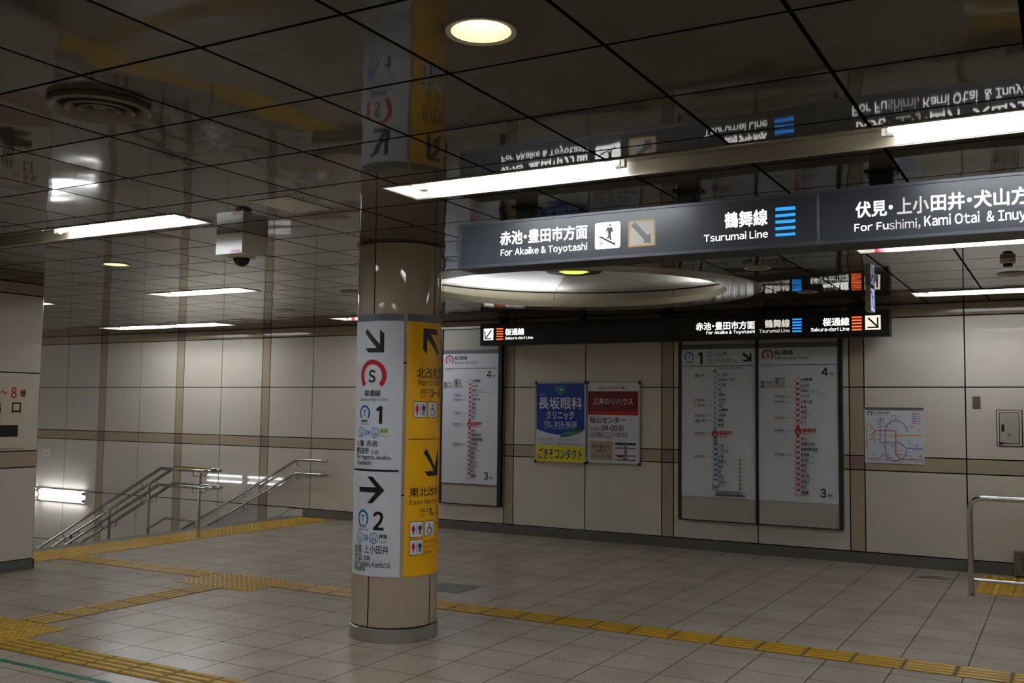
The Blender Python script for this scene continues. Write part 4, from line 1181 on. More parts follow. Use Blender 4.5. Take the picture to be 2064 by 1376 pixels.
def ceiling():
    rects = [(a[0], a[1], a[2], a[3]) for a in LA] + LB + COVERS
    circ = [(DOME[0], DOME[1], DR+.012, 1.84, 96)] + [(x, y, .092, .11, 32) for x, y in DL]
    sq = [(c[0]-c[3], c[0]+c[3], c[1]-c[3], c[1]+c[3]) for c in circ]
    X0, X1, Y0, Y1 = -20.2, 8.0, -8.0, YW
    xs = sorted({X0, X1, *[v for r in rects+sq for v in r[:2]]}); ys = sorted({Y0, Y1, *[v for r in rects+sq for v in r[2:]]})
    mb = MB()
    for xa, xb in zip(xs[:-1], xs[1:]):
        for ya, yb in zip(ys[:-1], ys[1:]):
            cx, cy = (xa+xb)/2, (ya+yb)/2
            if any(r[0] < cx < r[1] and r[2] < cy < r[3] for r in rects+sq): continue
            mb.face([(xa, ya, ZC), (xa, yb, ZC), (xb, yb, ZC), (xb, ya, ZC)], M_CEIL)
    for (cx, cy, r, s, n) in circ:
        for k in range(n):
            a, b = 2*PI*k/n+PI/4, 2*PI*(k+1)/n+PI/4
            def sqp(t):
                c, q = math.cos(t), math.sin(t); m = max(abs(c), abs(q)); return (cx+s*c/m, cy+s*q/m, ZC)
            mb.face([(cx+r*math.cos(a), cy+r*math.sin(a), ZC), (cx+r*math.cos(b), cy+r*math.sin(b), ZC), sqp(b), sqp(a)], M_CEIL)
    return tag(obj('ceiling', mb), kind='structure')
ceiling()
slab = MB(); slab.box(-20.4, 8.2, -8.2, YW+.2, 3.15, 3.3, M_GAP); struct('ceiling_slab', slab)

fl = MB()
fl.box(-9.56, 8.0, -8.0, YW, -.25, 0, M_FLOOR)
struct('floor', fl)
nose = MB(); nose.box(-9.80, -9.56, 6.11, YW, -.16, .0005, M_STONE, .004); struct('trim_1', nose)
st = MB()
for k in range(16):
    st.box(-9.80-.32*(k+1), -9.80-.32*k, 6.11, YW, -.161*(k+1)-.25, -.161*(k+1), M_STONE)
st.box(-20.2, -9.80-.32*16, 6.11, YW, -2.9, -.161*16, M_FLOOR)
struct('stairs_down', st)

def panels(mb, us, zs, fmap, pick, g=.006, dep=.006):
    """facing panels with recessed dark joints"""
    for ua, ub in zip(us[:-1], us[1:]):
        for za, zb in zip(zs[:-1], zs[1:]):
            m = pick((ua+ub)/2, (za+zb)/2)
            if m is None: continue
            q = [(ua+g, za+g), (ub-g, za+g), (ub-g, zb-g), (ua+g, zb-g)]
            mb.face([fmap(u, z, 0) for u, z in q], m)
            for i in range(4):
                a, b = q[i], q[(i+1) % 4]
                mb.face([fmap(*a, 0), fmap(*b, 0), fmap(*b, -dep), fmap(*a, -dep)], m)
    mb.face([fmap(us[0], zs[0], -dep), fmap(us[-1], zs[0], -dep), fmap(us[-1], zs[-1], -dep), fmap(us[0], zs[-1], -dep)], M_GAP)
H = 1.57
bands = [(-14.01, -13.85), (-12.21, -12.05), (-10.415, -10.26), (-8.62, -8.46), (-6.268, -6.134), (-4.155, -4.009), (-2.04, -1.888), (.075, .225), (2.19, 2.34), (4.305, 4.455), (6.42, 6.57), (-15.805, -15.65), (-17.6, -17.45), (-19.4, -19.25)]
mids = [-18.42, -16.63, -14.826, -13.03, -11.24, -9.445, -7.36, -5.139, -3.025, -.9085, 1.2, 3.32, 5.43, 7.54]
us = sorted([-20.2, 8.0] + [v for b in bands for v in b] + mids)
zs = [-3.1, -1.55, -.73, .118, .972, 1.122, 1.845, 2.575, ZC]
def pick(u, z):
    if z < .118 and u > -9.445: return M_PANEL
    b = any(a < u < c for a, c in bands); h = .972 < z < 1.122; t = z > 2.575
    if (b and h) or (b and t): return M_CROSS
    return M_BAND if (b or h or t) else M_PANEL
wb = MB(); panels(wb, us, zs, lambda u, z, d: (u, YW-d, z), pick)
wb.box(-20.4, 8.2, YW+.006, YW+.2, -3.1, ZC+.05, M_GAP)
struct('wall_back', wb, recalc=False)
bb = MB(); bb.box(-9.56, 8.0, YW-.012, YW+.004, 0.0, .113, M_BASE, .003); struct('baseboard_back', bb)

sk = MB()
for z0_, z1_, m_ in ((-.16, 0, M_PANEL), (-.003, .004, M_GAP)):
    q = [(-9.565, .112), (-9.76, .108), (-15.1, .108-.503*5.34), (-15.1, .108-.503*5.34)]
    top = [(-9.565, .112+z1_), (-9.76, .108+z1_), (-15.1, .108-.503*5.34+z1_)]; bot = [(-9.565, .112+z0_), (-9.76, .108+z0_), (-15.1, .108-.503*5.34+z0_)]
    d_ = .007 if m_ is M_PANEL else .008
    for k_ in range(2):
        a_, b_, c_2, e_ = top[k_], top[k_+1], bot[k_+1], bot[k_]
        sk.face([(u, YW-d_, z) for u, z in (a_, b_, c_2, e_)], m_)
        sk.face([(a_[0], YW-d_, a_[1]), (b_[0], YW-d_, b_[1]), (b_[0], YW, b_[1]), (a_[0], YW, a_[1])], m_)
struct('trim_7', sk, recalc=False)

# left wall: the face towards us and its return beside the stairs
zl = [-3.1, .098, .963, 1.117, 1.855, 2.597, ZC]
def pick_l(u, z):
    if z < .098: return M_PANEL
    return M_BAND if (.963 < z < 1.117 or z > 2.597) else M_PANEL
wl = MB()
panels(wl, [-8.0, -5.2, -3.4, -1.6, .2, 2.0, 3.8, 5.2, 6.104], zl, lambda u, z, d: (-8.640+d, u, z), pick_l)
wl.box(-8.660, -8.6405, 6.092, 6.1045, 0, ZC, M_STEEL)
struct('wall_left', wl, recalc=False)
wl = MB()
panels(wl, [-20.2, -18.4, -16.6, -14.8, -13.0, -11.2, -9.4, -8.646], zs, lambda u, z, d: (u, 6.104+d, z), lambda u, z: M_BAND if (.972 < z < 1.122 or z > 2.575) else M_PANEL)
struct('wall_stairs', wl, recalc=False)
bl = MB(); bl.box(-8.645, -8.628, -8.0, 6.116, 0, .094, M_BASE, .003); bl.box(-9.56, -8.628, 6.100, 6.116, 0, .094, M_BASE, .003); struct('baseboard_left', bl)
# walls that close the hall out of view
wr = MB(); panels(wr, [-8.0, -6, -4, -2, 0, 2, 4, 6, 8, 9.5, YW], zl, lambda u, z, d: (8.0-d, u, z), pick_l); struct('wall_right', wr, recalc=False)
wf = MB(); panels(wf, [-8.64, -7, -5, -3, -1, 1, 3, 5, 6.5, 8.0], zl, lambda u, z, d: (u, -8.0+d, z), pick_l); struct('wall_front', wf, recalc=False)
we = MB(); we.face([(-20.2, 6.1, -3.1), (-20.2, YW, -3.1), (-20.2, YW, ZC), (-20.2, 6.1, ZC)], M_PANEL); struct('wall_stairs_end', we)
# flat covers between the lamps of the near row
for k, (xa, xb, ya, yb) in enumerate(COVERS):
    M_COVER = mat('channel_cover', (132, 122, 103), .3, 0, .04)
    t = MB(); t.box(xa+.002, xb-.002, ya+.002, yb-.002, ZC+.062, ZC+.075, M_COVER, .002)
    t.box(xa, xb, ya-.010, ya+.001, ZC-.006, ZC+.075, M_COVER); t.box(xa, xb, yb-.001, yb+.010, ZC-.006, ZC+.075, M_COVER)
    struct('trim_%d' % (k+2), t)

# ------------------------------------------------------------------ fluorescent lights
def lamp(x0, x1, y0, y1, label, group='recessed fluorescent ceiling lights', tagred=False):
    ol, orr = any(abs(x0-c[1]) < .01 and abs(y1-c[3]) < .02 for c in COVERS), any(abs(x1-c[0]) < .01 and abs(y1-c[3]) < .02 for c in COVERS)   # ends open to the covered channel
    cx, cy = (x0+x1)/2, (y0+y1)/2
    t = thing('fluorescent_ceiling_light', (cx, cy, ZC), label, 'ceiling light', group)
    z1 = ZC+DEPTH; w = .004
    h = MB()
    h.face([(x0, y0, z1), (x1, y0, z1), (x1, y1, z1), (x0, y1, z1)], M_WHITE)
    for a, b, op in (((x0, y0), (x1, y0), 0), ((x1, y0), (x1, y1), orr), ((x1, y1), (x0, y1), 0), ((x0, y1), (x0, y0), ol)):
        if op: continue
        h.face([(*a, ZC-.004), (*b, ZC-.004), (*b, z1), (*a, z1)], M_WHITE)
    obj('housing', h, t)
    f = MB(); e = .012
    for (a, b, c, d) in ((x0-e*(not ol), x1+e*(not orr), y0-e, y0), (x0-e*(not ol), x1+e*(not orr), y1, y1+e), *(() if ol else ((x0-e, x0, y0, y1),)), *(() if orr else ((x1, x1+e, y0, y1),))): f.box(a, b, c, d, ZC-.006, ZC-.0005, M_CREAM)
    obj('rim', f, t)
    dy = (y1-y0)*.24
    for s in (-1, 1):
        y = cy+s*dy; z = ZC+.040; ta, tb_ = x0+(.005 if ol else .12), x1-(.005 if orr else .12)
        tb = MB(); tb.tube([(ta, y, z), (tb_, y, z)], .0165, M_TUBE, 12); obj('tube', tb, t)
        for xa, d in ((ta, -1), (tb_, 1)):
            k = MB(); k.tube([(xa-d*.004, y, z-.002), (xa+d*.022, y, z-.002)], .024, M_SOCK, 14); k.box(min(xa+d*.018, xa+d*.045), max(xa+d*.018, xa+d*.045), y-.016, y+.016, z-.022, ZC+.0615, M_SOCK, .003)
            obj('socket', k, t)
    if tagred:
        r = MB(); r.box(x0+.10, x0+.16, y1-.012, y1-.006, ZC-.003, ZC+.03, pmat('red')); obj('red_tag', r, t)
    return t
for i, a in enumerate(LA): lamp(*a, tagred=(i in (4, 8)))
for a in LB: lamp(*a, 'ceiling light out of the picture, mirrored in the column', group='ceiling lights beyond the frame')

# warm downlights
M_BULB = mat('warm_bulb', (255, 236, 208), .3, 0, 0, emit=8, ergb=(255, 236, 206))
M_REFL = mat('warm_reflector', (240, 232, 216), .3, .0, .02)
for (x, y), lab in zip(DL, ('round warm downlight glowing at the top of the picture', 'small round warm downlight left of the camera box')):
    t = thing('downlight', (x, y, ZC), lab, 'downlight', 'round downlights')
    r = MB(); r.lathe([(.092, ZC-.001), (.108, ZC-.006), (.110, ZC-.001), (.104, ZC+.0005)], (x, y), M_CREAM); obj('trim_ring', r, t)
    c = MB(); c.lathe([(.092, ZC-.002), (.088, ZC+.05), (.066, ZC+.12), (.030, ZC+.15), (.0005, ZC+.152)], (x, y), M_REFL); obj('reflector', c, t)
    b = MB(); b.lathe([(.0005, ZC+.070), (.02, ZC+.073), (.034, ZC+.086), (.036, ZC+.10), (.026, ZC+.128), (.014, ZC+.148)], (x, y), M_BULB, 20); obj('bulb', b, t)

# small round fittings in the ceiling
def vent(x, y, r, label, name='ceiling_vent'):
    t = thing(name, (x, y, ZC), label, 'ceiling vent', 'round ceiling fittings')
    a = MB(); a.lathe([(r, ZC), (r*1.0, ZC-.006), (r*.86, ZC-.010), (r*.82, ZC-.002)], (x, y), M_CREAM); obj('ring', a, t)
    b = MB(); b.lathe([(r*.80, ZC-.001), (r*.5, ZC-.006), (.0005, ZC-.007)], (x, y), M_FRAME); obj('face_plate', b, t)
for x, y, r, l in ((-10.9, 8.86, .10, 'round dark ceiling fitting over the stairs, before the pair of lights'), (-8.12, 8.93, .10, 'round ceiling fitting left of the column above the stair rail'),
                   (-6.17, 7.70, .10, 'round ceiling fitting touching the left edge of the column'), (-2.13, 7.76, .105, 'round ceiling fitting right of the ceiling dome, under the hanging sign'),
                   (-2.14, 9.51, .09, 'round ceiling fitting above the blue bars of the far sign'), (-.38, 8.91, .105, 'round ceiling fitting behind the smoke detector at the far right'),
                   (-6.72, 9.75, .10, 'round ceiling fitting just right of the column, beside the dome')): vent(x, y, r, l)
t = thing('smoke_detector', (-.365, 8.05, ZC), 'small drum shaped detector hanging from the ceiling at the far right', 'detector')
a = MB(); a.lathe([(.052, ZC), (.052, ZC-.03), (.046, ZC-.036), (.034, ZC-.036)], (-.365, 8.05), M_CREAM, 24); obj('base', a, t)
a = MB(); a.lathe([(.034, ZC-.034), (.032, ZC-.056), (.024, ZC-.060), (.0005, ZC-.060)], (-.365, 8.05), M_DARK, 24); obj('sensor', a, t)
# the stepped air diffuser
c = (-3.20, 2.46)
t = thing('air_diffuser', (*c, ZC), 'large round stepped air diffuser in the ceiling at the upper left', 'air diffuser')
M_DIFF = mat('diffuser_metal', (112, 104, 88), .35, .1, .05)
a = MB(); a.lathe([(.150, ZC), (.184, ZC-.003), (.188, ZC-.022), (.178, ZC-.030), (.160, ZC-.022), (.148, ZC-.002)], c, M_DIFF, 48); obj('outer_cone', a, t)
a = MB(); a.lathe([(.118, ZC-.002), (.128, ZC-.026), (.122, ZC-.032), (.104, ZC-.020), (.098, ZC-.003)], c, M_DIFF, 48); obj('middle_cone', a, t)
a = MB(); a.lathe([(.060, ZC-.002), (.078, ZC-.024), (.072, ZC-.030), (.058, ZC-.018), (.054, ZC-.004)], c, M_DIFF, 48); obj('inner_cone', a, t)
a = MB(); a.lathe([(.034, ZC-.002), (.026, ZC-.014), (.0005, ZC-.018)], c, M_DIFF, 24); obj('hub', a, t)
a = MB(); a.disc(c, .150, ZC-.0015, M_GAP, 40, False); obj('throat', a, t)  # flat dark disc painted in for the shade inside the open throat
# access hatch
t = thing('access_hatch', (-3.83, 4.235, ZC), 'flat square access hatch set in the ceiling right of the camera box', 'hatch')
a = MB(); a.box(-3.972, -3.688, 4.043, 4.427, ZC-.0012, ZC+.001, M_GAP); obj('seam', a, t)
a = MB(); a.box(-3.967, -3.693, 4.050, 4.422, ZC-.003, ZC, mat('hatch_panel', (172, 161, 137), .12, 0, .03), .001); obj('panel', a, t)
for x in (-3.93, -3.73):
    for y in (4.10, 4.37):
        a = MB(); a.lathe([(.0005, ZC-.005), (.006, ZC-.005), (.006, ZC-.003)], (x, y), M_DARK, 10); obj('screw', a, t)

# ------------------------------------------------------------------ round ceiling dome with cove light
def dome():
    c = DOME; t = thing('ceiling_dome', (*c, ZC), 'large round recessed ceiling dome with hidden cove lighting behind the hanging sign', 'ceiling dome')
    a = MB(); a.lathe([(1.774, ZC+.012), (1.774, ZC-.004), (1.75, ZC-.006), (1.450, ZC-.002), (1.446, ZC+.060), (1.456, ZC+.060), (1.456, ZC+.012), (1.774, ZC+.012)], c, M_LIP, 120); obj('lip_ring', a, t)
    a = MB(); a.lathe([(1.80, ZC+.0), (1.80, ZC+.19)], c, M_LIP, 120); a.lathe([(1.80, ZC+.19), (1.80, ZC+.23), (1.70, ZC+.23)], c, M_GAP, 120); obj('cove_wall', a, t)
    a = MB(); a.lathe([(1.772, 2.932), (1.772, 2.912), (1.762, 2.910), (1.2, 2.928), (.6, 2.938), (.0005, 2.938)], c, M_WHITE, 120); obj('dome_panel', a, t)
    for k in range(8):
        an = 2*PI*k/8+.575; d = Vector((math.cos(an), math.sin(an), 0)); s = Vector((-d.y, d.x, 0))*.003
        j = MB(); P = [Vector((c[0], c[1], 0))+d*r+Vector((0, 0, z-.0015)) for r, z in ((.28, 2.938), (.6, 2.938), (1.2, 2.928), (1.765, 2.9095))]
        for p, q in zip(P[:-1], P[1:]): j.face([p-s, q-s, q+s, p+s], M_FRAME)
        q = P[-1]; w_ = Vector((c[0], c[1], 0))+d*1.7985
        j.face([(w_-s)+Vector((0, 0, ZC)), (w_+s)+Vector((0, 0, ZC)), (w_+s)+Vector((0, 0, ZC+.19)), (w_-s)+Vector((0, 0, ZC+.19))], M_FRAME)
        obj('seam', j, t)
    a = MB(); a.lathe([(.285, 2.939), (.283, 2.915), (.262, 2.898), (.150, 2.896), (.148, 2.93)], c, M_DARK, 48); obj('center_ring', a, t)
    a = MB(); a.lathe([(.149, 2.905), (.11, 2.893), (.06, 2.888), (.0005, 2.886)], c, mat('green_lens', (225, 235, 110), .3, 0, 0, emit=.85, ergb=(214, 226, 96)), 40); obj('center_lens', a, t)
    for a0, a1 in ((2.12, 3.05), (.45, 1.0)):
        pts = [(c[0]+1.484*math.cos(a0+(a1-a0)*k/14), c[1]+1.484*math.sin(a0+(a1-a0)*k/14), ZC+.053) for k in range(15)]
        tb = MB(); tb.tube(pts, .007, mat('cove_tube', (255, 255, 255), .3, 0, 0, emit=COVE, ergb=(240, 246, 255)), 8); obj('cove_tube', tb, t)
        sh = MB(); sh.lathe([(1.514, ZC+.012), (1.512, ZC+.066), (1.516, ZC+.066), (1.518, ZC+.012)], c, M_WHITE, 20, True, a0-.03, a1+.03); obj('cove_shield', sh, t)  # added unseen shield that keeps tube light off the cove wall
M_LIP = mat('dome_lip', (176, 168, 148), .14, 0, .03)
COVE = 48.0
dome()

# ------------------------------------------------------------------ column
CC = (-4.138, 5.727); CR = .2965; PHI0 = math.atan2(-CC[1], -CC[0])
def cyl(r0): return lambda u, z, d: (CC[0]+(r0+d)*math.cos(PHI0+u/(CR+.004)), CC[1]+(r0+d)*math.sin(PHI0+u/(CR+.004)), z)
col = MB()
seam = -.187/.3005
zcol = [.095, .979, 1.873, ZC-.006]
for q in range(4):
    a0 = seam+q*PI/2+.015; a1 = seam+(q+1)*PI/2-.015
    for za, zb in zip(zcol[:-1], zcol[1:]):
        g = .0045
        col.lathe([(CR-.012, za+g), (CR, za+g+.001), (CR, zb-g-.001), (CR-.012, zb-g)], CC, M_COLUMN, 24, True, PHI0+a0, PHI0+a1)
        for a in (a0, a1):
            c_, s_ = math.cos(PHI0+a), math.sin(PHI0+a)
            col.face([(CC[0]+(CR-.012)*c_, CC[1]+(CR-.012)*s_, za+g), (CC[0]+CR*c_, CC[1]+CR*s_, za+g), (CC[0]+CR*c_, CC[1]+CR*s_, zb-g), (CC[0]+(CR-.012)*c_, CC[1]+(CR-.012)*s_, zb-g)], M_GAP)
col.lathe([(CR-.011, 0), (CR-.011, ZC)], CC, M_GAP, 48)
col_o = struct('column', col, recalc=False)
cb = MB(); cb.lathe([(CR+.002, .0), (CR+.010, .001), (CR+.010, .088), (CR+.004, .092), (CR-.01, .092)], CC, M_BRUSH, 64); struct('trim_5', cb)
ct = MB(); ct.lathe([(CR+.004, ZC-.002), (CR+.006, ZC-.007), (CR+.020, ZC-.006), (CR+.024, ZC)], CC, M_FRAME, 64); struct('trim_6', ct)  # ceiling ring, its dark colour painted in for the shadow line there

def split_at(items, kind, wide):
    """upper and lower half of a poster, parted at its long black rule"""
    k = next(i for i, it in enumerate(items) if it[0] == 'R' and it[3]-it[1] > .25)
    return items[:k+1], items[k+1:]
def column_poster(u0, u1, sheet, items, label, hz=2.159):
    x, y, _ = cyl(CR)((u0+u1)/2, 0, 0)
    t = thing('column_poster', (x, y, .436), label, 'poster', 'posters wrapped round the column')
    def curved(z0, z1, th, m):
        a = MB(); n = 24; R = CR+.0008
        for k in range(n):
            ua, ub = u0+(u1-u0)*k/n, u0+(u1-u0)*(k+1)/n; f = cyl(R)
            f_ = a.face([f(ua, z0, th), f(ub, z0, th), f(ub, z1, th), f(ua, z1, th)], m, True)
            a.face([f(ua, z0, 0), f(ub, z0, 0), f(ub, z0, th), f(ua, z0, th)], m); a.face([f(ua, z1, th), f(ub, z1, th), f(ub, z1, 0), f(ua, z1, 0)], m)
        for u in (u0, u1): a.face([f(u, z0, 0), f(u, z0, th), f(u, z1, th), f(u, z1, 0)], m)
        bmesh.ops.remove_doubles(a.bm, verts=a.bm.verts, dist=1e-6)
        return a
    obj('sheet', curved(.436, hz-.0003, .003, sheet), t); obj('header_band', curved(hz, 2.2085, .003, M_GREYHEAD), t)
    for g in items: obj_print('lettering', flat_print(g, cyl(CR+.004), ustep=.012, thick=.002, base=.0003, heavy=True), t)
column_poster(-.402, .033, M_SHEET, split_at(D['col_white'], 'R', -.2), 'white poster on the left of the column with platform arrows and line rings')
column_poster(.057, .492, M_SHEETY, split_at(D['col_yellow'], 'R', .3), 'yellow poster on the right of the column with gate and toilet signs')

# ------------------------------------------------------------------ tactile paving
def bars(x0, x1, y0, y1, along, label, group='raised bar guiding strips'):
    t = MB(); t.box(x0, x1, y0, y1, .0005, .003, M_YBASE)
    L0, L1, w0, w1 = (x0, x1, y0, y1) if along == 'x' else (y0, y1, x0, x1)
    n = max(1, round((L1-L0)/.30)); bl = (L1-L0)/n; wb = (w1-w0)/4
    for k in range(n):
        a, b = L0+k*bl+.012, L0+(k+1)*bl-.012
        for j in range(4):
            c = w0+(j+.5)*wb; p = (.018, .011)
            lo = [(a, c-p[0]), (b, c-p[0]), (b, c+p[0]), (a, c+p[0])]; hi = [(a+.01, c-p[1]), (b-.01, c-p[1]), (b-.01, c+p[1]), (a+.01, c+p[1])]
            sw = (lambda q, z: (q[0], q[1], z)) if along == 'x' else (lambda q, z: (q[1], q[0], z))
            B = [sw(q, .003) for q in lo]; T = [sw(q, .008) for q in hi]
            t.face(T, M_YELLOW)
            for i in range(4): t.face([B[i], B[(i+1) % 4], T[(i+1) % 4], T[i]], M_YELLOW)
        if k:
            s = L0+k*bl; g = .002
            if along == 'x': t.box(s-g, s+g, y0, y1, .003, .0034, M_GAP)
            else: t.box(x0, x1, s-g, s+g, .003, .0034, M_GAP)
    o = obj('tactile_guiding_strip', t, origin=((x0+x1)/2, (y0+y1)/2, 0)); tag(o, label, 'tactile paving', group)
def dots(x0, x1, y0, y1, label, pitch=.06, dotm=None):
    t = MB(); t.box(x0, x1, y0, y1, .0005, .0035, M_YELLOW); i = t.mi(dotm or M_YELLOW); bm = t.bm
    nx, ny = round((x1-x0)/pitch), round((y1-y0)/pitch)
    for a in range(nx):
        for b in range(ny):
            cx, cy = x0+(a+.5)*(x1-x0)/nx, y0+(b+.5)*(y1-y0)/ny
            lo = [bm.verts.new((cx+.018*math.cos(PI*k/4), cy+.018*math.sin(PI*k/4), .0035)) for k in range(8)]
            hi = [bm.verts.new((cx+.011*math.cos(PI*k/4), cy+.011*math.sin(PI*k/4), .0085)) for k in range(8)]
            f = bm.faces.new(hi); f.material_index = i
            for k in range(8): f = bm.faces.new((lo[k], lo[(k+1) % 8], hi[(k+1) % 8], hi[k])); f.material_index = i; f.smooth = True
    for k in range(1, round((x1-x0)/.3)): t.box(x0+k*.3-.0015, x0+k*.3+.0015, y0, y1, .0035, .0038, M_GAP)
    for k in range(1, round((y1-y0)/.3)): t.box(x0, x1, y0+k*.3-.0015, y0+k*.3+.0015, .0035, .0038, M_GAP)
    o = obj('tactile_warning_pad', t, origin=((x0+x1)/2, (y0+y1)/2, 0)); tag(o, label, 'tactile paving', 'raised dot warning pads')
dots(-9.555, -8.945, 6.13, 10.93, 'long yellow dotted warning pad along the top of the stairs')
dots(-6.975, -6.095, 6.335, 6.915, 'yellow dotted pad at the junction left of the column base', dotm=M_DOT)
dots(-7.04, -6.13, 4.105, 4.625, 'yellow dotted pad at the left edge of the picture')
dots(-.76, 1.3, 9.72, 10.84, 'yellow dotted pad beneath the steel rail at the far right')
bars(-8.94, -6.98, 6.63, 6.905, 'x', 'yellow barred strip from the stairs to the dotted junction')
bars(-6.09, 3.0, 6.605, 6.885, 'x', 'long yellow barred strip passing behind the column to the right edge')
bars(-6.70, -6.40, 4.63, 6.33, 'y', 'yellow barred strip joining the two dotted pads at the left')
bars(-6.125, 1.2, 4.035, 4.295, 'x', 'yellow barred strip across the bottom left corner')
gt = MB(); gt.box(-8.0, 1.0, 3.845, 3.888, .0003, .0015, mat('green_tape', (12, 104, 78), .5, 0, .06)); tag(obj('floor_tape', gt, origin=(-3.5, 3.866, 0)), 'thin green tape line on the floor at the bottom left', 'tape')
hp = MB(); hp.box(-4.957, -4.565, 7.238, 7.617, .0002, .0014, mat('ribbed_plate', (104, 102, 98), .55, .2, .2, 60)); tag(obj('floor_plate', hp, origin=(-4.76, 7.43, 0)), 'grey textured floor tile just right of the column', 'floor plate')
# floor hatch with an arrow, near the rail
t = thing('floor_hatch', (-1.18, 10.35, 0), 'floor hatch tile with a thin black arrow in front of the far wall', 'floor hatch')
a = MB(); a.box(-1.380, -.985, 10.156, 10.545, .0003, .0012, M_FLOOR); obj('plate', a, t)
a = MB(); a.box(-1.384, -1.376, 10.152, 10.549, .0003, .0016, M_GAP); a.box(-.988, -.980, 10.152, 10.549, .0003, .0016, M_GAP); a.box(-1.384, -.98, 10.150, 10.157, .0003, .0016, M_GAP); obj('seam', a, t)
a = MB()
for p, q, w in (((-1.315, 10.352), (-1.113, 10.52), .034), ((-1.315, 10.352), (-1.037, 10.37), .030), ((-1.315, 10.352), (-1.06, 10.43), .018)):
    for r in ribbon([p, q], w): a.face([(x, y, .0019) for x, y in r], M_GAP)
obj('arrow', a, t)

# ------------------------------------------------------------------ hanging signs
def sign_unit(name, x0, x1, y0, y1, z0, z1, face, frame, posts, label, prints, caps, group, pr=.045):
    t = thing(name, ((x0+x1)/2, (y0+y1)/2, z0), label, 'sign', group)
    h = MB(); h.box(x0, x1, y0+.008, y1, z0, z1, M_DARK, .004); obj('housing', h, t)
    e = .016; f = MB()
    for a, b, c, d in ((x0, x1, z0, z0+e), (x0, x1, z1-e, z1), (x0, x0+e*caps[0], z0+e, z1-e), (x1-e*caps[1], x1, z0+e, z1-e)):
        if b-a > .0005 and d-c > .0005: f.box(a, b, y0-.004, y0+.01, c, d, frame, .0015)
    obj('frame', f, t)
    s = MB(); s.box(x0+e*caps[0], x1-e*caps[1], y0, y0+.0075, z0+e, z1-e, face); fo = obj('face_panel', s, t)
    for nm, items, lab in prints:
        p = obj_print(nm, flat_print(items, on_wall(y0)), t)
        if lab: p['label'] = lab
    for px, w in posts:
        p = MB(); ym = (y0+y1)/2
        p.box(px-w, px+w, ym-.04, ym+.04, z1-.002, ZC, M_DARK, .003); p.box(px-w-.02, px+w+.02, ym-.06, ym+.06, ZC-.008, ZC-.0005, M_DARK)
        obj('post', p, t)
    return t
ZB, ZT = 2.366, 2.626
sign_unit('hanging_sign', -3.046, -1.0205, 4.78, 5.01, ZB, ZT, M_SIGN, M_SIGNF, ((-2.663, .05), (-1.703, .05)), 'dark grey hanging sign with white lettering, a stairs pictogram and five blue bars',
          [('destination_lettering', D['sign1'][:2], None), ('line_lettering', D['sign1'][2:4], None), ('line_bars', D['sign1'][4:], 'five blue bars'), ('pictogram_panel', D['sign1_pic']+D['sign1_walk'], 'white square with a person going down stairs'), ('taped_arrow', D['sign1_arrow'], 'grey paper arrow held with yellowed tape')], (1, .35), 'hanging signs')
sign_unit('hanging_sign', -1.0195, 1.35, 4.78, 5.01, ZB, ZT, M_SIGN, M_SIGNF, ((-.750, .05), (.22, .05)), 'dark grey hanging sign at the right edge, cut off by the frame, partly dim lettering',
          [('lettering', D['sign1b'], None)], (.35, 1), 'hanging signs')
sign_unit('wall_sign', -6.45, -1.576, 10.66, 10.82, 2.36, 2.63, M_BLACK, M_DARK, ((-6.152, .045), (-5.07, .045), (-4.0, .045), (-2.93, .045), (-1.9, .045)), 'long black lit sign across the far wall above the route boards',
          [('line_lettering', D['sign2'][5:7], None), ('destination_lettering', D['sign2'][7:9], None), ('line_lettering', D['sign2'][9:11], None), ('line_lettering', D['sign2'][11:13], None), ('line_bars', D['sign2'][:5], 'five orange bars'), ('line_bars', D['sign2'][13:18], 'five blue bars'), ('line_bars', D['sign2'][18:], 'five orange bars'), ('arrow_panel', D['sign2_picL']+D['sign2_arrL'], 'white square with an arrow down to the left'), ('arrow_panel', D['sign2_picR']+D['sign2_arrR'], 'white square with an arrow down to the right')], (1, 1), 'hanging signs')
# exit sign seen edge on
t = thing('exit_sign', (-1.546, 9.37, 2.485), 'small exit sign seen edge on, hanging before the right end of the black sign', 'sign')
a = MB(); a.box(-1.572, -1.524, 9.268, 9.474, 2.484, ZC, M_CREAM, .003); obj('housing', a, t)
a = MB(); a.box(-1.5245, -1.5215, 9.274, 9.468, 2.492, 2.690, mat('exit_panel', (196, 200, 240), .3, 0, 0, emit=.6, ergb=(176, 178, 236))); obj('lit_panel', a, t)
a = MB(); g_ = pmat('green2')
fx = lambda y, z: (-1.5208, y, z)
a.face([fx(9.30+.03*math.cos(k*PI/5), 2.655+.016*math.sin(k*PI/5)) for k in range(10)], g_)
for p in ([(9.285, 2.64), (9.33, 2.64), (9.35, 2.585), (9.31, 2.575)], [(9.31, 2.60), (9.35, 2.59), (9.40, 2.52), (9.37, 2.51)], [(9.31, 2.59), (9.335, 2.585), (9.30, 2.51), (9.275, 2.515)], [(9.33, 2.635), (9.335, 2.615), (9.40, 2.60), (9.40, 2.618)], [(9.41, 2.505), (9.455, 2.505), (9.455, 2.675), (9.41, 2.675)]):
    a.face([fx(*q) for q in p], g_)
obj('running_figure', a, t, recalc=False)
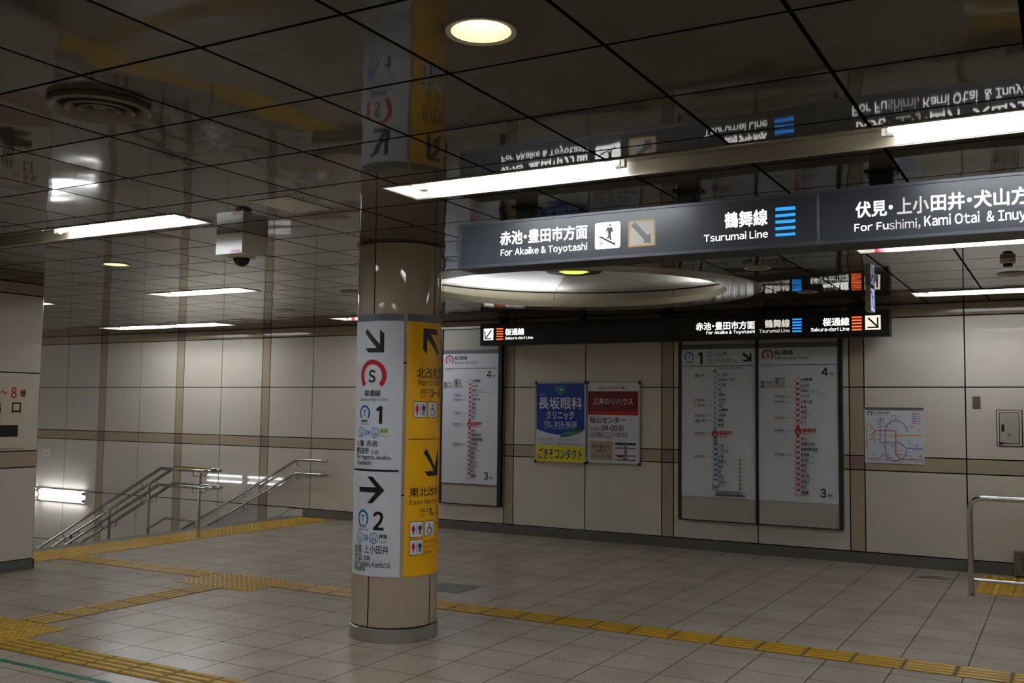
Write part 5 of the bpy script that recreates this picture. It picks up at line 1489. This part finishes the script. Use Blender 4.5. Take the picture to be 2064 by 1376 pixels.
# camera box
t = thing('camera_box', (-4.828, 4.867, 2.571), 'white box under the ceiling carrying a dome camera', 'camera')
a = MB(); a.box(-4.947, -4.709, 4.747, 4.987, 2.571, ZC, M_WHITE, .003); obj('housing', a, t)
a = MB(); a.lathe([(.092, 2.5712), (.092, 2.561), (.070, 2.556), (.056, 2.556)], (-4.828, 4.867), M_CREAM, 36); obj('collar', a, t)
a = MB(); a.lathe([(.056, 2.558)] + [(.056*math.cos(k*PI/16), 2.556-.056*math.sin(k*PI/16)) for k in range(1, 8)] + [(.0005, 2.4995)], (-4.828, 4.867), mat('smoked_dome', (14, 14, 15), .06, 0, 0), 32); obj('dome', a, t)
a = MB(); a.box(-4.808, -4.722, 4.7455, 4.7475, 2.578, 2.594, mat('pink_label', (226, 150, 196), .5)); obj('sticker', a, t)

# ------------------------------------------------------------------ boards and posters on the far wall
def board(x0, x1, items, label, left, right, gdetail=None):
    t = thing('route_map_board', ((x0+x1)/2, YW, .332), label, 'board', 'route map boards on the far wall')
    z0, z1 = .332, 2.606; y0 = 10.935
    b = MB(); b.box(x0, x1, y0+.006, YW, z0+.004, z1, M_BOARD); obj('backing', b, t)
    f = MB()
    for a, b_ in (left, right): f.box(a, b_, y0-.012, YW, z0, z1, M_FRAME, .003)
    f.box(x0, x1, y0-.004, YW, z0, z0+.012, M_FRAME); f.box(x0, x1, y0-.004, YW, z1-.012, z1, M_FRAME)
    obj('frame', f, t)
    s = MB(); s.box(x0, x1, y0, y0+.006, .604, 2.2775, M_SHEET); obj('sheet', s, t)
    s = MB(); s.box(x0, x1, y0-.001, y0+.006, 2.2785, 2.330, M_GREYHEAD); obj('header_band', s, t)
    obj_print('lettering', flat_print(items, on_wall(y0), thick=.012), t)
    return t
def shift(items, dx, sx=1.0, x0=0.0):
    o = []
    for it in items:
        it = list(it)
        if it[0] in ('P', 'L'): it[1] = [((p[0]-x0)*sx+x0+dx, p[1]) for p in it[1]]
        else:
            q = 2 if it[0] in ('T', 'TP') else 1
            it[q] = (it[q]-x0)*sx+x0+dx; it[q+2] = (it[q+2]-x0)*sx+x0+dx
        o.append(tuple(it))
    return o
b1 = board(-7.184, -6.335, shift(D['board_sakura'], -4.186, .99, -2.998), 'tall red line map board just right of the column', (-7.222, -7.184), (-6.335, -6.284))
k = MB(); k.box(-7.184, -6.335, 10.933, 10.941, .588, .597, mat('rusty_edge', (96, 66, 36), .6)); obj('edge_strip', k, b1)
board(-3.892, -3.033, D['board_tsurumai'], 'tall blue line map board with a big 1 and arrow, left of the joined pair', (-3.930, -3.892), (-3.033, -3.016))
board(-2.998, -2.142, D['board_sakura'], 'tall red line map board at the right of the joined pair', (-3.0155, -2.998), (-2.142, -2.101))

def ad(x0, x1, z0, z1, items, label):
    t = thing('advertisement_poster', ((x0+x1)/2, YW, z0), label, 'poster', 'framed advertisements on the far wall')
    y = 10.965; e = .013
    f = MB()
    for a, b, c, d in ((x0, x1, z0, z0+e), (x0, x1, z1-e, z1), (x0, x0+e, z0+e, z1-e), (x1-e, x1, z0+e, z1-e)): f.box(a, b, y-.008, YW, c, d, M_BRUSH, .003)
    obj('frame', f, t)
    s = MB(); s.box(x0+e, x1-e, y, YW, z0+e, z1-e, M_SHEET); obj('sheet', s, t)
    obj_print('lettering', flat_print(items, on_wall(y)), t)
    for cx in (x0+.012, x1-.012):
        for cz in (z0+.01, z1-.01):
            k = MB(); k.box(cx-.0155, cx+.0155, y-.011, y+.01, cz-.016, cz+.016, M_FRAME, .004); obj('corner', k, t)
ad(-5.818, -5.113, .916, 1.912, D['ad1'][1:], 'framed blue and yellow eye clinic advertisement')
ad(-5.104, -4.410, .926, 1.912, D['ad2'][1:], 'framed white advertisement with a dark red block')
t = thing('network_map', (-1.594, YW, 1.05), 'small white subway network map on the wall right of the boards', 'map')
a = MB(); a.box(-1.886, -1.303, 10.983, YW, 1.0515, 1.6295, M_SHEET); obj('sheet', a, t)
obj_print('lettering', flat_print(D['network'][1:], on_wall(10.983), thick=.008), t)
# access door, plate, floor vent box
t = thing('access_door', (-.514, YW, 1.26), 'small hinged metal access door in the wall at the right edge', 'access door')
a = MB(); a.box(-.632, -.397, 10.984, YW, 1.259, 1.621, M_DARK); a.box(-.624, -.408, 10.980, YW, 1.267, 1.613, M_PANEL); obj('frame', a, t)
a = MB(); a.box(-.608, -.425, 10.978, 10.982, 1.283, 1.597, M_DARK); a.box(-.601, -.432, 10.975, 10.979, 1.290, 1.590, mat('door_leaf', (176, 164, 148), .3, .1, .06), .001); obj('leaf', a, t)
a = MB(); a.box(-.586, -.561, 10.966, 10.976, 1.404, 1.474, M_DARK, .003); obj('handle', a, t)
a = MB(); a.box(-.612, -.585, 10.966, 10.980, 1.276, 1.300, M_DARK, .004); a.box(-.59, -.560, 10.968, 10.976, 1.288, 1.298, M_DARK, .002); obj('latch', a, t)
a = MB()
for i in range(-3, 4):
    for j in range(-3, 4):
        if abs(i)+abs(j) <= 3 and (i+j) % 2: a.lathe([(.0005, 0), (.0028, 0)], (0, 0), M_DARK, 8); vs8 = a.bm.verts[:] if 0 else None
bm = a.bm; bm.clear()
for i in range(-3, 4):
    for j in range(-3, 4):
        if abs(i)+abs(j) <= 3: a.face([(-.518+i*.0075+.0026*math.cos(q*PI/4), 10.9745, 1.372+j*.0075+.0026*math.sin(q*PI/4)) for q in range(8)], M_DARK)
obj('grille', a, t)
t = thing('switch_plate', (-.807, YW, 1.632), 'small metal switch plate on the wall above and left of the access door', 'switch plate')
a = MB(); a.box(-.843, -.771, 10.982, YW, 1.632, 1.753, mat('dull_steel', (104, 98, 88), .5, .5, .2, 60), .003); obj('plate', a, t)
a = MB(); a.tube([(-.807, 10.983, 1.695), (-.807, 10.977, 1.695)], .008, M_STEEL, 12); obj('key_switch', a, t)
t = thing('vent_box', (-.2, 10.9, .02), 'dark perforated metal box at the foot of the wall, right edge', 'vent box')
a = MB(); a.box(-.498, .12, 10.86, YW-.013, .018, .248, mat('vent_box_metal', (120, 114, 106), .4, .5, .1), .004); obj('housing', a, t)
a = MB(); a.box(-.49, .11, 10.87, YW-.013, .0, .018, M_DARK); obj('foot', a, t)
a = MB()
for i in range(9):
    for j in range(3): a.face([(-.41+i*.055+.011*math.cos(q*PI/6), 10.8592, .09+j*.045+.011*math.sin(q*PI/6)) for q in range(12)], M_GAP)
obj('vent_holes', a, t)
# pale arrow sticker beside the stairs
sk = MB(); sk.box(-15.382, -15.219, 10.986, YW, .668, .797, mat('pale_sticker', (216, 212, 204), .5))
flat_print([('L', [(-15.30, .775), (-15.30, .69)], 'beige', .012), ('L', [(-15.35, .735), (-15.30, .688), (-15.25, .735)], 'beige', .012)], on_wall(10.986), mb=None) if 0 else None
tg = thing('arrow_sticker', (-15.3, YW, .668), 'pale square sticker with a down arrow on the stair wall', 'sticker'); obj('sheet', sk, tg)
obj_print('arrow', flat_print([('L', [(-15.30, .785), (-15.30, .69)], 'beige', .014), ('L', [(-15.355, .745), (-15.30, .690), (-15.245, .745)], 'beige', .014)], on_wall(10.985)), tg)
# notice on the left wall
t = thing('exit_notice', (-8.64, 5.6, 1.145), 'pale exit notice with a black arrow on the left wall corner', 'sign')
a = MB(); a.box(-8.6385, -8.630, 5.02, 5.969, 1.446, 1.745, mat('notice_plate', (206, 192, 166), .35, 0, .02), .001); obj('upper_plate', a, t)
a = MB(); a.box(-8.6385, -8.630, 5.02, 5.967, 1.145, 1.444, mat('notice_plate', (206, 192, 166)), .001); obj('lower_plate', a, t)
it = list(D['psign'][:-1])
bar = D['psign'][-1]
zc_ = (bar[2]+bar[4])/2; hb = (bar[4]-bar[2])/2
it += [('T', '3', 5.42, 1.615, 5.50, 1.715, 'red', .03), ('T', '出', 5.602, 1.475, 5.706, 1.58, 'k', .03), ('P', [(5.885, zc_-hb), (5.885, zc_+hb), (5.704, zc_+hb), (5.704, zc_+hb*2.2), (5.46, zc_), (5.704, zc_-hb*2.2), (5.704, zc_-hb)], 'k')]
obj_print('lettering', flat_print(it, lambda u, z, d: (-8.630+d, u, z)), t)

# ------------------------------------------------------------------ stair lights on the walls
def wall_lamp(x0, x1, y, s, zc0, label):
    """twin bare tubes on a wall; s = direction out of the wall along y"""
    t = thing('wall_light', ((x0+x1)/2, y, zc0), label, 'wall light', 'twin tube wall lights beside the stairs')
    a = MB(); a.box(x0, x1, min(y, y+s*.03), max(y, y+s*.03), zc0-.10, zc0+.10, M_WHITE, .003); obj('base', a, t)
    for dz in (-.06, .06):
        a = MB(); a.tube([(x0+.05, y+s*.055, zc0+dz), (x1-.05, y+s*.055, zc0+dz)], .016, M_TUBE, 12); obj('tube', a, t)
        for xa in (x0+.012, x1-.052):
            a = MB(); a.box(xa, xa+.04, min(y, y+s*.075), max(y, y+s*.075), zc0+dz-.022, zc0+dz+.022, M_SOCK, .004); obj('socket', a, t)
wall_lamp(-15.42, -14.205, YW, -1, .022, 'bright twin tube light on the tiled wall low down at the far left')
wall_lamp(-16.66, -15.45, YW, -1, .022, 'twin tube wall light hidden past the left wall corner')
wall_lamp(-16.56, -15.42, 6.108, 1, -.01, 'left one of the wall lights whose mirror image shows behind the stair rail')
wall_lamp(-15.36, -14.26, 6.108, 1, -.01, 'right one of the wall lights whose mirror image shows behind the stair rail')

# ------------------------------------------------------------------ handrails
SL = .503
def rz(x, xb, zb): return zb if x > xb else zb+SL*(x-xb)
def center_rail():
    t = thing('stair_handrail', (-9.115, 8.618, 0), 'double steel handrail on posts down the middle of the stairs', 'handrail')
    Yp = 8.618; g = .12
    for nm, xe, xb, zb in (('upper_rail', -8.86, -9.66, .795), ('lower_rail', -8.84, -9.68, .595)):
        xl = -14.9; pts = [(xl, Yp-g, rz(xl, xb, zb)), (xb, Yp-g, zb), (xe-.08, Yp-g, zb)]
        arc = [(xe-.08+g*.9*math.sin(PI*k/10), Yp-g*math.cos(PI*k/10), zb) for k in range(1, 10)]
        pts += arc + [(xe-.08, Yp+g, zb), (xb-.02, Yp+g, zb), (xl, Yp+g, rz(xl, xb-.02, zb))]
        a = MB(); a.tube(pts, .0185, M_STEEL, 14); r = obj(nm, a, t)
        for s in (-1, 1):
            b = MB(); b.box(xb+.22, xb+.60, Yp+s*g-.014, Yp+s*g+.014, zb+.013, zb+.0205, mat('braille_sticker', (226, 170, 20), .4)); obj('braille_sticker', b, r) if nm == 'upper_rail' else b.bm.free()
    posts = [-9.115, -9.987, -10.70, -11.43, -12.3, -13.1, -13.9]
    for i, x in enumerate(posts):
        ft = .009 if i == 0 else -.161*(math.floor((-9.80-x)/.32)+1)
        a = MB(); a.tube([(x, Yp, ft), (x, Yp, rz(x, -9.66, .795)-.035)], .017, M_STEEL, 14)
        a.lathe([(.04, ft), (.04, ft+.006), (.018, ft+.010)], (x, Yp), M_STEEL, 20); obj('post', a, t)
        for xb, zb in ((-9.66, .795), (-9.68, .595)):
            z = rz(x, xb, zb)
            a = MB(); a.tube([(x, Yp-g, z-.015), (x, Yp-g+.02, z-.075), (x, Yp+g-.02, z-.075), (x, Yp+g, z-.015)], .006, M_STEEL, 8, fillet=.02); obj('bracket', a, t)
    a = MB(); a.tube([(-9.12, Yp, .182), (-9.69, Yp, .182), (-9.987, Yp, .182-SL*.297)], .013, M_STEEL, 12, fillet=.03); obj('curb_rail', a, t)
center_rail()
t = thing('wall_handrail', (-9.6, YW, .6), 'double steel handrail fixed along the wall beside the stairs', 'handrail')
for nm, xe, xb, zb in (('upper_rail', -9.12, -9.62, .808), ('lower_rail', -9.13, -9.65, .613)):
    a = MB(); xl = -14.9; a.tube([(xl, 10.905, rz(xl, xb, zb)), (xb, 10.905, zb), (xe-.03, 10.905, zb), (xe, 10.94, zb), (xe-.02, YW-.002, zb)], .0185, M_STEEL, 14, fillet=.03); r = obj(nm, a, t)
    if nm == 'upper_rail':
        b = MB(); b.box(xb+.04, xb+.27, 10.891, 10.919, zb+.013, zb+.0205, mat('braille_sticker', (226, 170, 20))); obj('braille_sticker', b, r)
    for x in (-9.63, -10.63, -11.63, -12.63, -13.63):
        z = rz(x, xb, zb)
        a = MB(); a.tube([(x, 10.905, z-.015), (x, 10.91, z-.075), (x, YW-.004, z-.085)], .007, M_STEEL, 8, fillet=.03); a.tube([(x, YW-.008, z-.085), (x, YW-.0005, z-.085)], .022, M_BRUSH, 16); obj('bracket', a, t)
t = thing('guard_rail', (-.775, 9.604, 0), 'bent steel guard rail standing on the floor at the right edge', 'guard rail')
a = MB(); a.tube([(-.775, 9.604, 0), (-.775, 9.604, .842), (1.25, 9.604, .842), (1.25, 9.604, 0)], .0235, M_STEEL, 18, fillet=.11); obj('hoop', a, t)
a = MB(); a.tube([(-.755, 9.604, .135), (1.23, 9.604, .135)], .0165, M_STEEL, 14); obj('lower_bar', a, t)
for x in (-.775, 1.25):
    a = MB(); a.lathe([(.036, .0005), (.036, .004), (.024, .007)], (x, 9.604), M_STEEL, 20); obj('floor_flange', a, t)
